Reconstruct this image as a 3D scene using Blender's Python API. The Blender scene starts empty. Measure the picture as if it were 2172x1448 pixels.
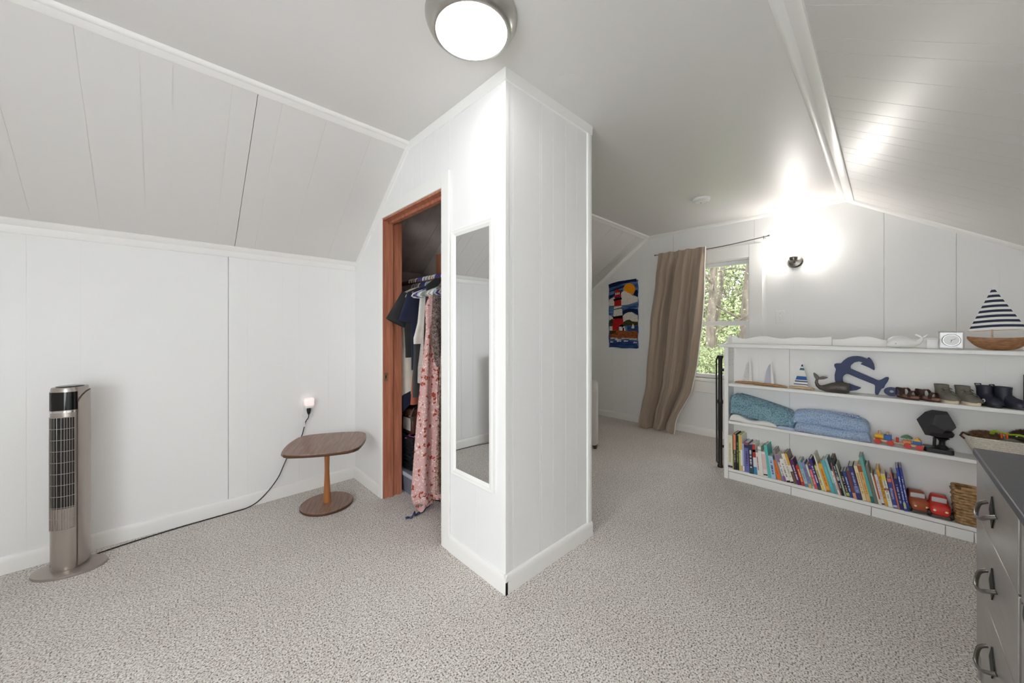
import bpy, bmesh, math, random
from mathutils import Vector, Matrix
random.seed(7)
R_ = math.radians
scene = bpy.context.scene
COL = scene.collection

# ------------------------------------------------------------------ camera
cam_d = bpy.data.cameras.new('camera'); cam = bpy.data.objects.new('camera', cam_d); COL.objects.link(cam)
cam.location = (0, 0, 1.15)
cam.rotation_euler = (R_(90), 0, R_(46.1254 - 90))
cam_d.sensor_width = 36; cam_d.lens = 36 * 765.436 / 2172
cam_d.shift_y = -(724 - 700.52) / 2172
cam_d.clip_start = 0.01; cam_d.clip_end = 200
scene.camera = cam

# ------------------------------------------------------------------ world and exposure
W = bpy.data.worlds.new('overcast_sky'); scene.world = W; W.use_nodes = True
W.node_tree.nodes['Background'].inputs[0].default_value = (0.92, 0.965, 1.0, 1)
W.node_tree.nodes['Background'].inputs[1].default_value = 6.8
scene.view_settings.view_transform = 'Standard'; scene.view_settings.look = 'None'
scene.view_settings.exposure = 0.15; scene.view_settings.gamma = 1.0
scene.view_settings.use_curve_mapping = False
scene.cycles.max_bounces = 14; scene.cycles.diffuse_bounces = 9    # white room: let the light bounce
LAMP_STRENGTH = 16.0      # ceiling lamp diffuser
SCONCE_STRENGTH = 56.0    # wall lamp glass

# ------------------------------------------------------------------ room dimensions (metres)
XD, Y0, H, XE, YK, ZK, YC, XF, YR = 1.076, 1.159, 2.295, 1.729, 2.896, 1.657, 2.036, 4.267, 0.243
YW, ZW = -0.95, 1.535          # right knee wall
XB = -1.5                      # wall behind the camera
XS, YS = 3.148, 0.885          # bookcase front plane and left end

# ------------------------------------------------------------------ materials
MATS = {}
def srgb(c):
    return tuple(((x / 255) / 12.92 if x <= 10 else (((x / 255) + 0.055) / 1.055) ** 2.4) for x in c[:3]) + (1,)
def mat(name, col, rough=0.5, metal=0.0, var=0.0, vscale=30, bump=0.0, bscale=200, spec=0.5, stretch=None, col2=None, emit=None, estr=0, trans=0, detail=3, sheen=0):
    if name in MATS: return MATS[name]
    m = bpy.data.materials.new(name); m.use_nodes = True; nt = m.node_tree; N = nt.nodes; L = nt.links
    b = N['Principled BSDF']; c = srgb(col)
    b.inputs['Base Color'].default_value = c; b.inputs['Roughness'].default_value = rough
    b.inputs['Metallic'].default_value = metal; b.inputs['Specular IOR Level'].default_value = spec
    b.inputs['Transmission Weight'].default_value = trans
    if sheen: b.inputs['Sheen Weight'].default_value = sheen
    if emit: b.inputs['Emission Color'].default_value = srgb(emit); b.inputs['Emission Strength'].default_value = estr
    tc = N.new('ShaderNodeTexCoord'); out = tc.outputs['Object']
    if stretch:
        mp = N.new('ShaderNodeMapping'); mp.inputs['Scale'].default_value = stretch; L.new(out, mp.inputs[0]); out = mp.outputs[0]
    if var or col2:
        n = N.new('ShaderNodeTexNoise'); n.inputs['Scale'].default_value = vscale; n.inputs['Detail'].default_value = detail; L.new(out, n.inputs['Vector'])
        r = N.new('ShaderNodeValToRGB'); r.color_ramp.elements[0].position = 0.35; r.color_ramp.elements[1].position = 0.65
        c2 = srgb(col2) if col2 else tuple(x * (1 - var) for x in c[:3]) + (1,)
        r.color_ramp.elements[0].color = c2; r.color_ramp.elements[1].color = c
        L.new(n.outputs['Fac'], r.inputs[0]); L.new(r.outputs[0], b.inputs['Base Color'])
    if bump:
        n2 = N.new('ShaderNodeTexNoise'); n2.inputs['Scale'].default_value = bscale; n2.inputs['Detail'].default_value = 2; L.new(out, n2.inputs['Vector'])
        bp = N.new('ShaderNodeBump'); bp.inputs['Strength'].default_value = bump; bp.inputs['Distance'].default_value = 0.002
        L.new(n2.outputs['Fac'], bp.inputs['Height']); L.new(bp.outputs[0], b.inputs['Normal'])
    MATS[name] = m
    return m

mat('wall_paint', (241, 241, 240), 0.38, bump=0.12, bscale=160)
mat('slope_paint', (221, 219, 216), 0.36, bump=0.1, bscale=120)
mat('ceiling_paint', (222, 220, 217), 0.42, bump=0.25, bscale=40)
mat('trim_paint', (243, 242, 239), 0.3, bump=0.06, bscale=60)
mat('casing_paint', (243, 243, 240), 0.33, bump=0.06, bscale=80)
mat('closet_panel', (186, 176, 170), 0.7, var=0.25, vscale=6)
mat('cedar', (188, 124, 96), 0.5, col2=(164, 100, 76), vscale=9, stretch=(4, 4, .35), detail=5)
mat('brass_plate', (190, 165, 130), 0.35, 0.8)
mat('white_plastic', (238, 238, 236), 0.35)

def carpet_mat():
    m = bpy.data.materials.new('carpet'); m.use_nodes = True; nt = m.node_tree; N = nt.nodes; L = nt.links
    b = N['Principled BSDF']; b.inputs['Roughness'].default_value = 0.95; b.inputs['Specular IOR Level'].default_value = 0.1
    b.inputs['Sheen Weight'].default_value = 0.15
    tc = N.new('ShaderNodeTexCoord')
    n1 = N.new('ShaderNodeTexNoise'); n1.inputs['Scale'].default_value = 165; n1.inputs['Detail'].default_value = 3; n1.inputs['Roughness'].default_value = .65
    n2 = N.new('ShaderNodeTexVoronoi'); n2.inputs['Scale'].default_value = 210
    n3 = N.new('ShaderNodeTexNoise'); n3.inputs['Scale'].default_value = 2.2; n3.inputs['Detail'].default_value = 2
    for n in (n1, n2, n3): L.new(tc.outputs['Object'], n.inputs['Vector'])
    r = N.new('ShaderNodeValToRGB'); e = r.color_ramp.elements
    e[0].position = .375; e[0].color = srgb((96, 88, 81)); e[1].position = .58; e[1].color = srgb((250, 247, 243))
    k = e.new(.455); k.color = srgb((218, 211, 205))
    L.new(n1.outputs['Fac'], r.inputs[0])
    mx = N.new('ShaderNodeMix'); mx.data_type = 'RGBA'; mx.blend_type = 'MULTIPLY'; mx.inputs[0].default_value = .6
    L.new(r.outputs[0], mx.inputs[6])
    r2 = N.new('ShaderNodeValToRGB'); r2.color_ramp.elements[0].color = srgb((176, 172, 168)); r2.color_ramp.elements[1].color = (1, 1, 1, 1); r2.color_ramp.elements[1].position = .6
    L.new(n2.outputs['Color'], r2.inputs[0]); L.new(r2.outputs[0], mx.inputs[7])
    mx2 = N.new('ShaderNodeMix'); mx2.data_type = 'RGBA'; mx2.blend_type = 'MULTIPLY'; mx2.inputs[0].default_value = 1
    r3 = N.new('ShaderNodeValToRGB'); r3.color_ramp.elements[0].color = srgb((236, 232, 230)); r3.color_ramp.elements[1].color = (1, 1, 1, 1)
    L.new(n3.outputs['Fac'], r3.inputs[0]); L.new(mx.outputs[2], mx2.inputs[6]); L.new(r3.outputs[0], mx2.inputs[7])
    L.new(mx2.outputs[2], b.inputs['Base Color'])
    bp = N.new('ShaderNodeBump'); bp.inputs['Strength'].default_value = .6; bp.inputs['Distance'].default_value = .004
    L.new(n1.outputs['Fac'], bp.inputs['Height']); L.new(bp.outputs[0], b.inputs['Normal'])
    MATS['carpet'] = m
carpet_mat()

# ------------------------------------------------------------------ mesh builder
class MB:
    def __init__(s): s.v = []; s.f = []; s.mi = []; s.cur = 0
    def add(s, vs, fs):
        o = len(s.v); s.v += [tuple(p) for p in vs]
        for f in fs: s.f.append([i + o for i in f]); s.mi.append(s.cur)
        return s
    def box(s, lo, hi):
        (a, b, c), (d, e, f) = lo, hi
        return s.add([(a,b,c),(d,b,c),(d,e,c),(a,e,c),(a,b,f),(d,b,f),(d,e,f),(a,e,f)],
                     [(0,3,2,1),(4,5,6,7),(0,1,5,4),(1,2,6,5),(2,3,7,6),(3,0,4,7)])
    def prism(s, poly, fn, h0, h1):
        n = len(poly); vs = [fn(a, b, h0) for a, b in poly] + [fn(a, b, h1) for a, b in poly]
        return s.add(vs, [list(range(n)), list(range(2*n-1, n-1, -1))] + [(i, (i+1) % n, n+(i+1) % n, n+i) for i in range(n)])
    def loft(s, rings, cap=True, closed=True):
        n = len(rings[0]); vs = [p for r in rings for p in r]; fs = []
        for k in range(len(rings)-1):
            for i in range(n if closed else n-1):
                j = (i+1) % n; fs.append((k*n+i, k*n+j, (k+1)*n+j, (k+1)*n+i))
        if cap: fs.append(list(range(n))); fs.append([(len(rings)-1)*n+i for i in range(n)][::-1])
        return s.add(vs, fs)
    def tube(s, pts, r, n=8, cap=True, sq=1.0):
        pts = [Vector(p) for p in pts]; rs = r if isinstance(r, (list, tuple)) else [r]*len(pts); rings = []
        up = Vector((0, 0, 1)); prev = None
        for i, p in enumerate(pts):
            t = (pts[min(i+1, len(pts)-1)] - pts[max(i-1, 0)]).normalized()
            if prev is None:
                a = t.cross(up); a = a.normalized() if a.length > 1e-3 else Vector((1, 0, 0))
            else:
                a = prev - t * prev.dot(t); a = a.normalized() if a.length > 1e-6 else Vector((1, 0, 0))
            prev = a; b = t.cross(a)
            rings.append([p + a*rs[i]*math.cos(2*math.pi*k/n) + b*rs[i]*sq*math.sin(2*math.pi*k/n) for k in range(n)])
        return s.loft(rings, cap)
    def lathe(s, prof, c=(0, 0, 0), n=24, sx=1, sy=1, axis='z'):
        rings = []
        for r, z in prof:
            ring = []
            for k in range(n):
                x = r*sx*math.cos(2*math.pi*k/n); y = r*sy*math.sin(2*math.pi*k/n)
                q = (x, y, z) if axis == 'z' else ((x, z, y) if axis == 'y' else (z, x, y))
                ring.append((q[0]+c[0], q[1]+c[1], q[2]+c[2]))
            rings.append(ring)
        return s.loft(rings)
    def grid(s, fn, nu, nv, thick=None, wrap=False):
        vs = [fn(i/nu, j/nv) for j in range(nv+1) for i in range(nu+1)]; w = nu+1
        fs = [(j*w+i, j*w+i+1, (j+1)*w+i+1, (j+1)*w+i) for j in range(nv) for i in range(nu)]
        if thick:
            m = len(vs); t = Vector(thick); vs = vs + [tuple(Vector(p)+t) for p in vs]
            fs += [tuple(m+k for k in reversed(f)) for f in fs]
            for i in range(nu):
                fs.append((i, m+i, m+i+1, i+1)); k = nv*w; fs.append((k+i, k+i+1, m+k+i+1, m+k+i))
            for j in range(nv):
                fs.append((j*w, (j+1)*w, m+(j+1)*w, m+j*w)); fs.append((j*w+nu, m+j*w+nu, m+(j+1)*w+nu, (j+1)*w+nu))
        return s.add(vs, fs)
    def sphere(s, c, r, n=12, m=8):
        r = r if isinstance(r, (list, tuple)) else (r, r, r)
        rings = []
        for j in range(m+1):
            a = -math.pi/2 + math.pi*(0.02 + 0.96*j/m)
            rings.append([(c[0]+r[0]*math.cos(a)*math.cos(2*math.pi*k/n), c[1]+r[1]*math.cos(a)*math.sin(2*math.pi*k/n), c[2]+r[2]*math.sin(a)) for k in range(n)])
        return s.loft(rings)
    def mesh(s, name, mats, smooth=35):
        me = bpy.data.meshes.new(name); me.from_pydata(s.v, [], s.f)
        for m in (mats if isinstance(mats, (list, tuple)) else [mats]): me.materials.append(MATS[m] if isinstance(m, str) else m)
        for p, i in zip(me.polygons, s.mi): p.material_index = i
        bm = bmesh.new(); bm.from_mesh(me); bmesh.ops.recalc_face_normals(bm, faces=bm.faces); bm.to_mesh(me); bm.free()
        if smooth:
            for p in me.polygons: p.use_smooth = True
            me.set_sharp_from_angle(angle=R_(smooth))
        me.update(); return me
    def build(s, name, mats, parent=None, smooth=35, bevel=0, bseg=2, sub=0):
        o = bpy.data.objects.new(name, s.mesh(name, mats, smooth)); COL.objects.link(o); o.parent = parent
        if bevel:
            b = o.modifiers.new('bevel', 'BEVEL'); b.width = bevel; b.segments = bseg; b.limit_method = 'ANGLE'; b.angle_limit = R_(40)
        if sub:
            b = o.modifiers.new('subsurf', 'SUBSURF'); b.levels = sub; b.render_levels = sub
        return o

def tag(o, label, cat, group=None):
    o['label'] = label; o['category'] = cat
    if group: o['group'] = group
    return o
def struct(o, label=None):
    o['kind'] = 'structure'
    if label: o['label'] = label
    return o
def thing(name, label, cat, loc=(0, 0, 0), rz=0, group=None, rx=0, ry=0):
    o = bpy.data.objects.new(name, None); COL.objects.link(o); o.empty_display_size = .05
    o.location = loc; o.rotation_euler = (R_(rx), R_(ry), R_(rz)); return tag(o, label, cat, group)
def inst(src, name, parent=None, loc=None, rot=None, scale=None):
    o = src.copy(); o.name = name; COL.objects.link(o)
    if parent is not None: o.parent = parent
    if loc is not None: o.location = loc
    if rot is not None: o.rotation_euler = rot
    if scale is not None: o.scale = scale
    return o
def B(name, lo, hi, m, parent=None, bevel=0.002, bseg=2):
    return MB().box(lo, hi).build(name, m, parent, smooth=30, bevel=bevel, bseg=bseg)
def interp(t, keys):
    for (a, va), (b, vb) in zip(keys, keys[1:]):
        if t <= b:
            k = (t-a)/(b-a); k = max(0, min(1, k)); return va + (vb-va)*k
    return keys[-1][1]
def sinterp(t, keys):
    for (a, va), (b, vb) in zip(keys, keys[1:]):
        if t <= b:
            k = max(0, min(1, (t-a)/(b-a))); k = k*k*(3-2*k); return va + (vb-va)*k
    return keys[-1][1]

# ------------------------------------------------------------------ panelled walls
def clip(poly, ax, c, keep_gt):
    out = []
    for i in range(len(poly)):
        p, q = poly[i], poly[(i+1) % len(poly)]
        pi = (p[ax] >= c) == keep_gt or p[ax] == c; qi = (q[ax] >= c) == keep_gt or q[ax] == c
        if pi: out.append(p)
        if pi != qi:
            t = (c-p[ax])/(q[ax]-p[ax]); out.append((p[0]+(q[0]-p[0])*t, p[1]+(q[1]-p[1])*t))
    return out
def area(p): return abs(sum(p[i][0]*p[(i+1) % len(p)][1]-p[(i+1) % len(p)][0]*p[i][1] for i in range(len(p))))/2
def panel(name, O, U, V, Nn, regions, grooves, seams=(), T=0.03, m='wall_paint', gap=0.0026, board='board'):
    O, U, V, Nn = Vector(O), Vector(U), Vector(V), Vector(Nn)
    fn = lambda a, b, h: O + U*a + V*b + Nn*h
    back = MB()
    us = [p[0] for r in regions for p in r]; u0, u1 = min(us), max(us)
    for r in regions: back.prism(r, fn, -T, -0.014)
    cuts = [u0-1] + sorted(seams) + [u1+1]
    for a, b in zip(cuts, cuts[1:]):
        for r in regions:
            q = clip(clip(r, 0, a+gap*.5, True), 0, b-gap*.5, False)
            if len(q) > 2 and area(q) > 1e-5: back.prism(q, fn, -0.014, -0.0014)
    w = struct(back.build(name, m, smooth=0))
    cuts = [u0-1] + sorted(list(grooves)+list(seams)) + [u1+1]
    for a, b in zip(cuts, cuts[1:]):
        for r in regions:
            q = clip(clip(r, 0, a+gap*.5, True), 0, b-gap*.5, False)
            if len(q) > 2 and area(q) > 2e-4:
                MB().prism(q, fn, -0.0016, 0).build(board, m, w, smooth=0)
    return w
def rect(a, b, c, d): return [(a, c), (b, c), (b, d), (a, d)]
Z3 = (0, 0, 1)

floor = struct(MB().box((XB-.1, YW-.1, -.05), (XF+.02, YK+.1, 0)).build('floor', 'carpet', smooth=0), 'grey beige flecked carpet')
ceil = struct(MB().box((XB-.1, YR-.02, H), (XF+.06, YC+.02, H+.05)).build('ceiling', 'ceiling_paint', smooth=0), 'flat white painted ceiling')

gl = [-1.35, -1.2, -1.03, -.92, -.78, -.62, -.484, -.314, -.104, .04, .388, .584, .685, .88, 1.0]
panel('wall_left', (0, YK, 0), (1, 0, 0), Z3, (0, -1, 0), [rect(XB, XD, 0, ZK+.02)], gl, [.289])
LS = math.hypot(YK-YC, ZK-H); SV = Vector((0, (YK-YC)/LS, (ZK-H)/LS)); SN = Vector((0, SV.z, -SV.y))
gs = [-1.3, -1.12, -.95, -.8, -.66, -.463, -.243, -.074, .025, .222, .418, .62, .86]
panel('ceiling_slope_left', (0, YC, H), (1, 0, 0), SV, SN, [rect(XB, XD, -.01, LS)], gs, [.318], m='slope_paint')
# closet part of the left wall and slope
panel('wall_closet_knee', (0, YK, 0), (1, 0, 0), Z3, (0, -1, 0), [rect(XD, XE, 0, ZK+.02)], [1.3, 1.5], m='closet_panel')
panel('ceiling_slope_closet', (0, YC, H), (1, 0, 0), SV, SN, [rect(XD, XE, -.01, LS)], [1.22, 1.44], [1.3, 1.55], m='closet_panel')
# beyond the closet
gb = [1.9, 2.1, 2.35, 2.5, 2.7, 2.95, 3.1, 3.4, 3.55, 3.75, 4.08]
panel('wall_left_nook', (0, YK, 0), (1, 0, 0), Z3, (0, -1, 0), [rect(XE, XF, 0, ZK+.02)], gb, [3.9])
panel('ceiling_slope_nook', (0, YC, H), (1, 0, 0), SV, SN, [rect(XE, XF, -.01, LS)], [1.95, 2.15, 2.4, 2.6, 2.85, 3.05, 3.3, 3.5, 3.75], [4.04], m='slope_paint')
# right slope and knee wall
LR = math.hypot(YR-YW, ZW-H); RV = Vector((0, (YW-YR)/LR, (ZW-H)/LR)); RN = Vector((0, RV.z, RV.y)); RN = Vector((0, -RV.z, RV.y))
gr = [-1.2, -.9, -.65, -.4, -.1, .2, .45, .7, .95, 1.2, 1.4, 1.583, 1.777, 1.878, 2.063, 2.411, 2.506, 2.759, 2.952, 3.051, 3.221, 3.426, 3.6, 3.85, 4.05]
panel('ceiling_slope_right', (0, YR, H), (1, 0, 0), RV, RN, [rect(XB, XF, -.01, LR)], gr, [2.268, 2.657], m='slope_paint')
panel('wall_right', (0, YW, 0), (1, 0, 0), Z3, (0, 1, 0), [rect(XB, XF, 0, ZW+.02)], [x*.21-1.4 for x in range(27)])
# wall behind the camera
gable = [(YW, 0), (YK, 0), (YK, ZK), (YC, H), (YR, H), (YW, ZW)]
VY0, VY1, VZ0, VZ1 = -.8, 1.1, .5, 1.6      # wide opening added behind the camera to let daylight in
midr = clip(clip(gable, 0, VY0, True), 0, VY1, False)
panel('wall_rear', (XB, 0, 0), (0, 1, 0), Z3, (1, 0, 0), [clip(gable, 0, VY0, False), clip(gable, 0, VY1, True), clip(midr, 1, VZ0, False), clip(midr, 1, VZ1, True)], [-.9+.2*k for k in range(19)])
# far wall with window opening
WY0, WY1, WZ0, WZ1 = .966, 1.72, .628, 1.896
mid = clip(clip(gable, 0, WY0, True), 0, WY1, False)
regs = [clip(gable, 0, WY0, False), clip(gable, 0, WY1, True), clip(mid, 1, WZ0, False), clip(mid, 1, WZ1, True)]
gf = [2.7, 2.514, 2.311, 2.09, 1.9, 1.426, 1.325, 1.153, .823, .62, .526, .355, .133, -.129, -.227, -.448, -.551, -.7]
panel('wall_far', (XF, 0, 0), (0, 1, 0), Z3, (-1, 0, 0), regs, gf, [1.728, .926, .019, -.357], T=.12, gap=.002)
# closet box: front with door opening, side, back
DY0, DY1, DZ = 1.655, 2.387, 1.912
zs = lambda y: H - (y-YC)*(H-ZK)/(YK-YC)
fr = [rect(Y0+.004, DY0, 0, H), [(DY0, DZ), (YC, DZ), (YC, H), (DY0, H)], [(YC, DZ), (DY1, DZ), (DY1, zs(DY1)), (YC, H)], [(DY1, 0), (YK, 0), (YK, ZK), (DY1, zs(DY1))]]
panel('wall_closet_front', (XD, 0, 0), (0, 1, 0), Z3, (-1, 0, 0), fr, [2.124, 1.979, 1.88, 1.732, 1.59, 1.367], T=.09)
panel('wall_closet_side', (0, Y0, 0), (1, 0, 0), Z3, (0, -1, 0), [rect(XD+.004, XE-.004, 0, H)], [1.12, 1.3, 1.313, 1.399, 1.502, 1.596], T=.06)
cb = [(Y0+.004, 0), (YK, 0), (YK, ZK), (YC, H), (Y0+.004, H)]
panel('wall_closet_back', (XE, 0, 0), (0, 1, 0), Z3, (1, 0, 0), [cb], [1.4, 1.7, 2.0, 2.3, 2.6], T=.01)
struct(MB().prism(cb, lambda a, b, h: (h, a, b), XE-.06, XE-.011).build('wall_closet_inner', 'closet_panel', smooth=0))
struct(B('trim_stud', (XE-.1, 2.52, .0), (XE-.062, 2.61, 1.78), 'cedar'))

# ------------------------------------------------------------------ mouldings
TN = [0]
def mould(p0, p1, a, b, prof, m='trim_paint', label=None):
    TN[0] += 1; p0, p1, a, b = Vector(p0), Vector(p1), Vector(a), Vector(b)
    mb = MB(); mb.loft([[p0 + a*x + b*y for x, y in prof], [p1 + a*x + b*y for x, y in prof]])
    return struct(mb.build('trim_%d' % TN[0], m, smooth=40), label)
def qround(r, n=6, x0=0, y0=0): return [(x0, y0)] + [(x0+r*math.cos(math.pi/2*k/n), y0+r*math.sin(math.pi/2*k/n)) for k in range(n+1)]
def hround(w, t, n=8): return [(w/2-w/2*math.cos(math.pi*k/n), t*math.sin(math.pi*k/n)) for k in range(n+1)]
BP = [(0, 0), (.014, 0), (.014, .055), (.0125, .07), (.009, .078), (.004, .082), (0, .082)]
def baseboard(side, p0, p1, out):
    p0, p1, out = Vector(p0), Vector(p1), Vector(out); mb = MB()
    mb.loft([[p + out*x + Vector(Z3)*y for x, y in BP] for p in (p0, p1)])
    return struct(mb.build('baseboard_'+side, 'trim_paint', smooth=40))
baseboard('left', (XB, YK, 0), (XD, YK, 0), (0, -1, 0))
baseboard('closet_corner', (XD, 2.435, 0), (XD, YK, 0), (-1, 0, 0))
baseboard('closet_front', (XD, Y0-.014, 0), (XD, 1.585, 0), (-1, 0, 0))
baseboard('closet_side', (XD-.014, Y0, 0), (XE+.002, Y0, 0), (0, -1, 0))
baseboard('far', (XF, YW, 0), (XF, YK, 0), (-1, 0, 0))
baseboard('nook', (XE, YK, 0), (XF, YK, 0), (0, -1, 0))
baseboard('rear', (XB, YW, 0), (XB, YK, 0), (1, 0, 0))
baseboard('right', (XB, YW, 0), (XF, YW, 0), (0, 1, 0))
for xa, xb in ((XB, XD-.001), (XE, XF)):
    # ceiling/slope joint: half-round on the ceiling, flat strip on the slope
    mould((xa, YC+.004, H), (xb, YC+.004, H), (0, -1, 0), (0, 0, -1), hround(.034, .016))
    mould((xa, YC, H), (xb, YC, H), SV, SN, [(.0, 0), (.04, 0), (.04, .005), (.034, .009), (.0, .012)])
    # slope/knee joint
    e = Vector((0, YK, ZK))
    mould((xa, YK, ZK), (xb, YK, ZK), -SV, SN, [(0, 0), (.042, 0), (.042, .006), (.03, .013), (.0, .016)])
    mould((xa, YK, ZK), (xb, YK, ZK), (0, 0, -1), (0, -1, 0), [(-.01, 0), (.042, 0), (.042, .008), (.03, .014), (0, .017), (-.01, .017)])
for xa, xb in ((XB, 2.268), (2.268, XF)):
    mould((xa, YR-.004, H), (xb, YR-.004, H), (0, 1, 0), (0, 0, -1), hround(.05, .014))
    mould((xa, YR, H), (xb, YR, H), RV, RN, [(0, 0), (.056, 0), (.056, .008), (.045, .013), (.0, .012)])
# far wall cornice
mould((XF, YR, H), (XF, YC, H), (-1, 0, 0), (0, 0, -1), qround(.03))
mould((XF, YR, H), (XF, YW, ZW), (-1, 0, 0), RN, qround(.028))
mould((XF, YC, H), (XF, YK, ZK), (-1, 0, 0), SN, qround(.03))
# closet cornice and corner strips
mould((XD, Y0-.01, H), (XD, YC, H), (-1, 0, 0), (0, 0, -1), [(0, 0), (.012, 0), (.008, .048), (0, .05)], 'casing_paint')
mould((XD-.01, Y0, H), (XE+.004, Y0, H), (0, -1, 0), (0, 0, -1), [(0, 0), (.012, 0), (.008, .048), (0, .05)], 'casing_paint')
mould((XD, YC, H), (XD, YK, ZK), (-1, 0, 0), SN, [(0, 0), (.008, 0), (.008, .04), (0, .042)], 'casing_paint')
mould((XE-.038, Y0, .08), (XE-.038, Y0, H-.05), (1, 0, 0), (0, -1, 0), [(0, 0), (0, .006), (.004, .009), (.034, .009), (.044, .004), (.044, -.02), (.038, -.02), (.038, 0)], 'casing_paint')
mould((XD-.002, Y0-.002, .08), (XD-.002, Y0-.002, H-.05), (0, 1, 0), (1, 0, 0), [(0, 0), (.03, 0), (.03, .0018), (.0018, .0018), (.0018, .02), (0, .02)], 'casing_paint')

# ------------------------------------------------------------------ closet doorway
door = struct(bpy.data.objects.new('door_1', None), 'closet doorway with white casing and cedar jambs'); COL.objects.link(door)
B('casing', (XD-.014, DY0-.075, 0), (XD, DY0-.002, DZ+.075), 'casing_paint', door, .004)
B('casing', (XD-.012, DY1+.002, 0), (XD, DY1+.042, DZ+.02), 'casing_paint', door, .004)
MB().prism([(DY0-.002, DZ), (DY1+.042, DZ), (DY1+.02, DZ+.075), (DY0-.002, DZ+.075)], lambda a, b, h: (h, a, b), XD-.013, XD).build('casing', 'casing_paint', door, smooth=0, bevel=.003)
jd = XD+.095
B('jamb', (XD-.004, DY1-.001, 0), (jd, DY1+.012, DZ), 'cedar', door, .001)
B('jamb', (XD-.004, DY0-.012, 0), (jd, DY0+.001, DZ), 'cedar', door, .001)
B('jamb', (XD-.004, DY0, DZ-.012), (jd, DY1, DZ+.001), 'cedar', door, .001)
B('stop', (XD+.036, DY1-.014, 0), (XD+.064, DY1-.001, DZ-.012), 'cedar', door, .001)
B('stop', (XD+.036, DY0, DZ-.03), (XD+.064, DY1, DZ-.012), 'cedar', door, .001)
B('post', (jd, DY1-.012, 0), (jd+.035, DY1+.06, DZ-.01), 'cedar', door, .002)
sp = B('strike_plate', (XD+.004, DY1-.0025, .80), (XD+.028, DY1-.001, .86), 'brass_plate', door, .0005)
B('latch_hole', (XD+.012, DY1-.0032, .82), (XD+.02, DY1-.0024, .842), mat('dark_hole', (30, 26, 24)), sp, 0)

# ------------------------------------------------------------------ ceiling lamp
mat('brushed_nickel', (196, 194, 190), 0.28, 1.0)
mat('lamp_glow', (255, 255, 255), 0.4, emit=(255, 252, 249), estr=LAMP_STRENGTH)
lx, ly = .812, 1.058
lamp = thing('ceiling_lamp', 'round flush ceiling lamp with brushed nickel ring and glowing white diffuser', 'ceiling lamp', (lx, ly, H))
MB().lathe([(.168, 0), (.168, -.006), (.162, -.024), (.15, -.045), (.14, -.055), (.13, -.055), (.12, -.02), (.1, 0)], n=48).build('ring', 'brushed_nickel', lamp, smooth=50)
MB().lathe([(.129, -.03), (.1295, -.056), (.12, -.0605), (.1, -.064), (.07, -.067), (.04, -.0685), (.005, -.069)], n=48).build('diffuser', 'lamp_glow', lamp, smooth=60)

# ================================================================== far wall: window, curtain, sconce, wall hanging
mat('sash_white', (240, 241, 243), 0.35)
def glass_mat(name, tint=(1, 1, 1), gloss=.06):
    m = bpy.data.materials.new(name); m.use_nodes = True; N = m.node_tree.nodes; L = m.node_tree.links
    N.remove(N['Principled BSDF']); t = N.new('ShaderNodeBsdfTransparent'); t.inputs[0].default_value = (*tint, 1)
    g = N.new('ShaderNodeBsdfGlossy'); g.inputs['Roughness'].default_value = .02
    f = N.new('ShaderNodeFresnel'); f.inputs[0].default_value = 1.45
    x = N.new('ShaderNodeMixShader'); L.new(f.outputs[0], x.inputs[0]); L.new(t.outputs[0], x.inputs[1]); L.new(g.outputs[0], x.inputs[2])
    L.new(x.outputs[0], N['Material Output'].inputs[0]); MATS[name] = m
glass_mat('window_glass')
win = struct(bpy.data.objects.new('window_1', None), 'white double hung window with woods outside'); COL.objects.link(win)
B('casing', (XF-.016, WY0-.112, WZ0-.02), (XF, WY0+.004, 2.02), 'casing_paint', win, .004)
B('casing', (XF-.016, WY1-.004, WZ0-.02), (XF, WY1+.112, 2.02), 'casing_paint', win, .004)
B('casing', (XF-.015, WY0+.002, WZ1-.004), (XF, WY1-.002, 2.02), 'casing_paint', win, .004)
B('sill', (XF-.03, WY0-.115, WZ0-.035), (XF+.11, WY1+.115, WZ0), 'casing_paint', win, .006)
B('apron', (XF-.016, WY0-.1, .47), (XF, WY1+.1, WZ0-.035), 'casing_paint', win, .004)
for y in (WY0, WY1-.012): B('jamb', (XF, y, WZ0), (XF+.118, y+.012, WZ1), 'casing_paint', win, .001)
B('jamb', (XF, WY0, WZ1-.014), (XF+.118, WY1, WZ1), 'casing_paint', win, .001)
def sash(x, z0, z1, bot, top, st):
    s = bpy.data.objects.new('sash', None); COL.objects.link(s); s.parent = win
    for y in (WY0+.012, WY1-.012-st): B('stile', (x, y, z0), (x+.03, y+st, z1), 'sash_white', s, .003)
    B('rail', (x, WY0+.012+st, z0), (x+.03, WY1-.012-st, z0+bot), 'sash_white', s, .003)
    B('rail', (x, WY0+.012+st, z1-top), (x+.03, WY1-.012-st, z1), 'sash_white', s, .003)
    MB().box((x+.013, WY0+.012+st, z0+bot), (x+.016, WY1-.012-st, z1-top)).build('pane', 'window_glass', s, smooth=0)
sash(XF+.072, 1.2, WZ1-.014, .05, .04, .016)
sash(XF+.036, WZ0-.0005, 1.25, .045, .05, .038)
B('track', (XF+.07, WY0+.0125, WZ0), (XF+.1, WY0+.024, 1.2), 'casing_paint', win, .001)

# unseen opening added in the gable behind the camera to brighten the room
added_win = struct(bpy.data.objects.new('added_window', None), 'unseen open window added behind the camera for extra daylight'); COL.objects.link(added_win)
for y in (VY0-.09, VY1): B('casing', (XB, y, VZ0-.09), (XB+.015, y+.09, VZ1+.06), 'casing_paint', added_win, .003)
for z, h in ((VZ0-.09, .09), (VZ1, .06)): B('casing', (XB, VY0, z), (XB+.015, VY1, z+h), 'casing_paint', added_win, .003)

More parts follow.
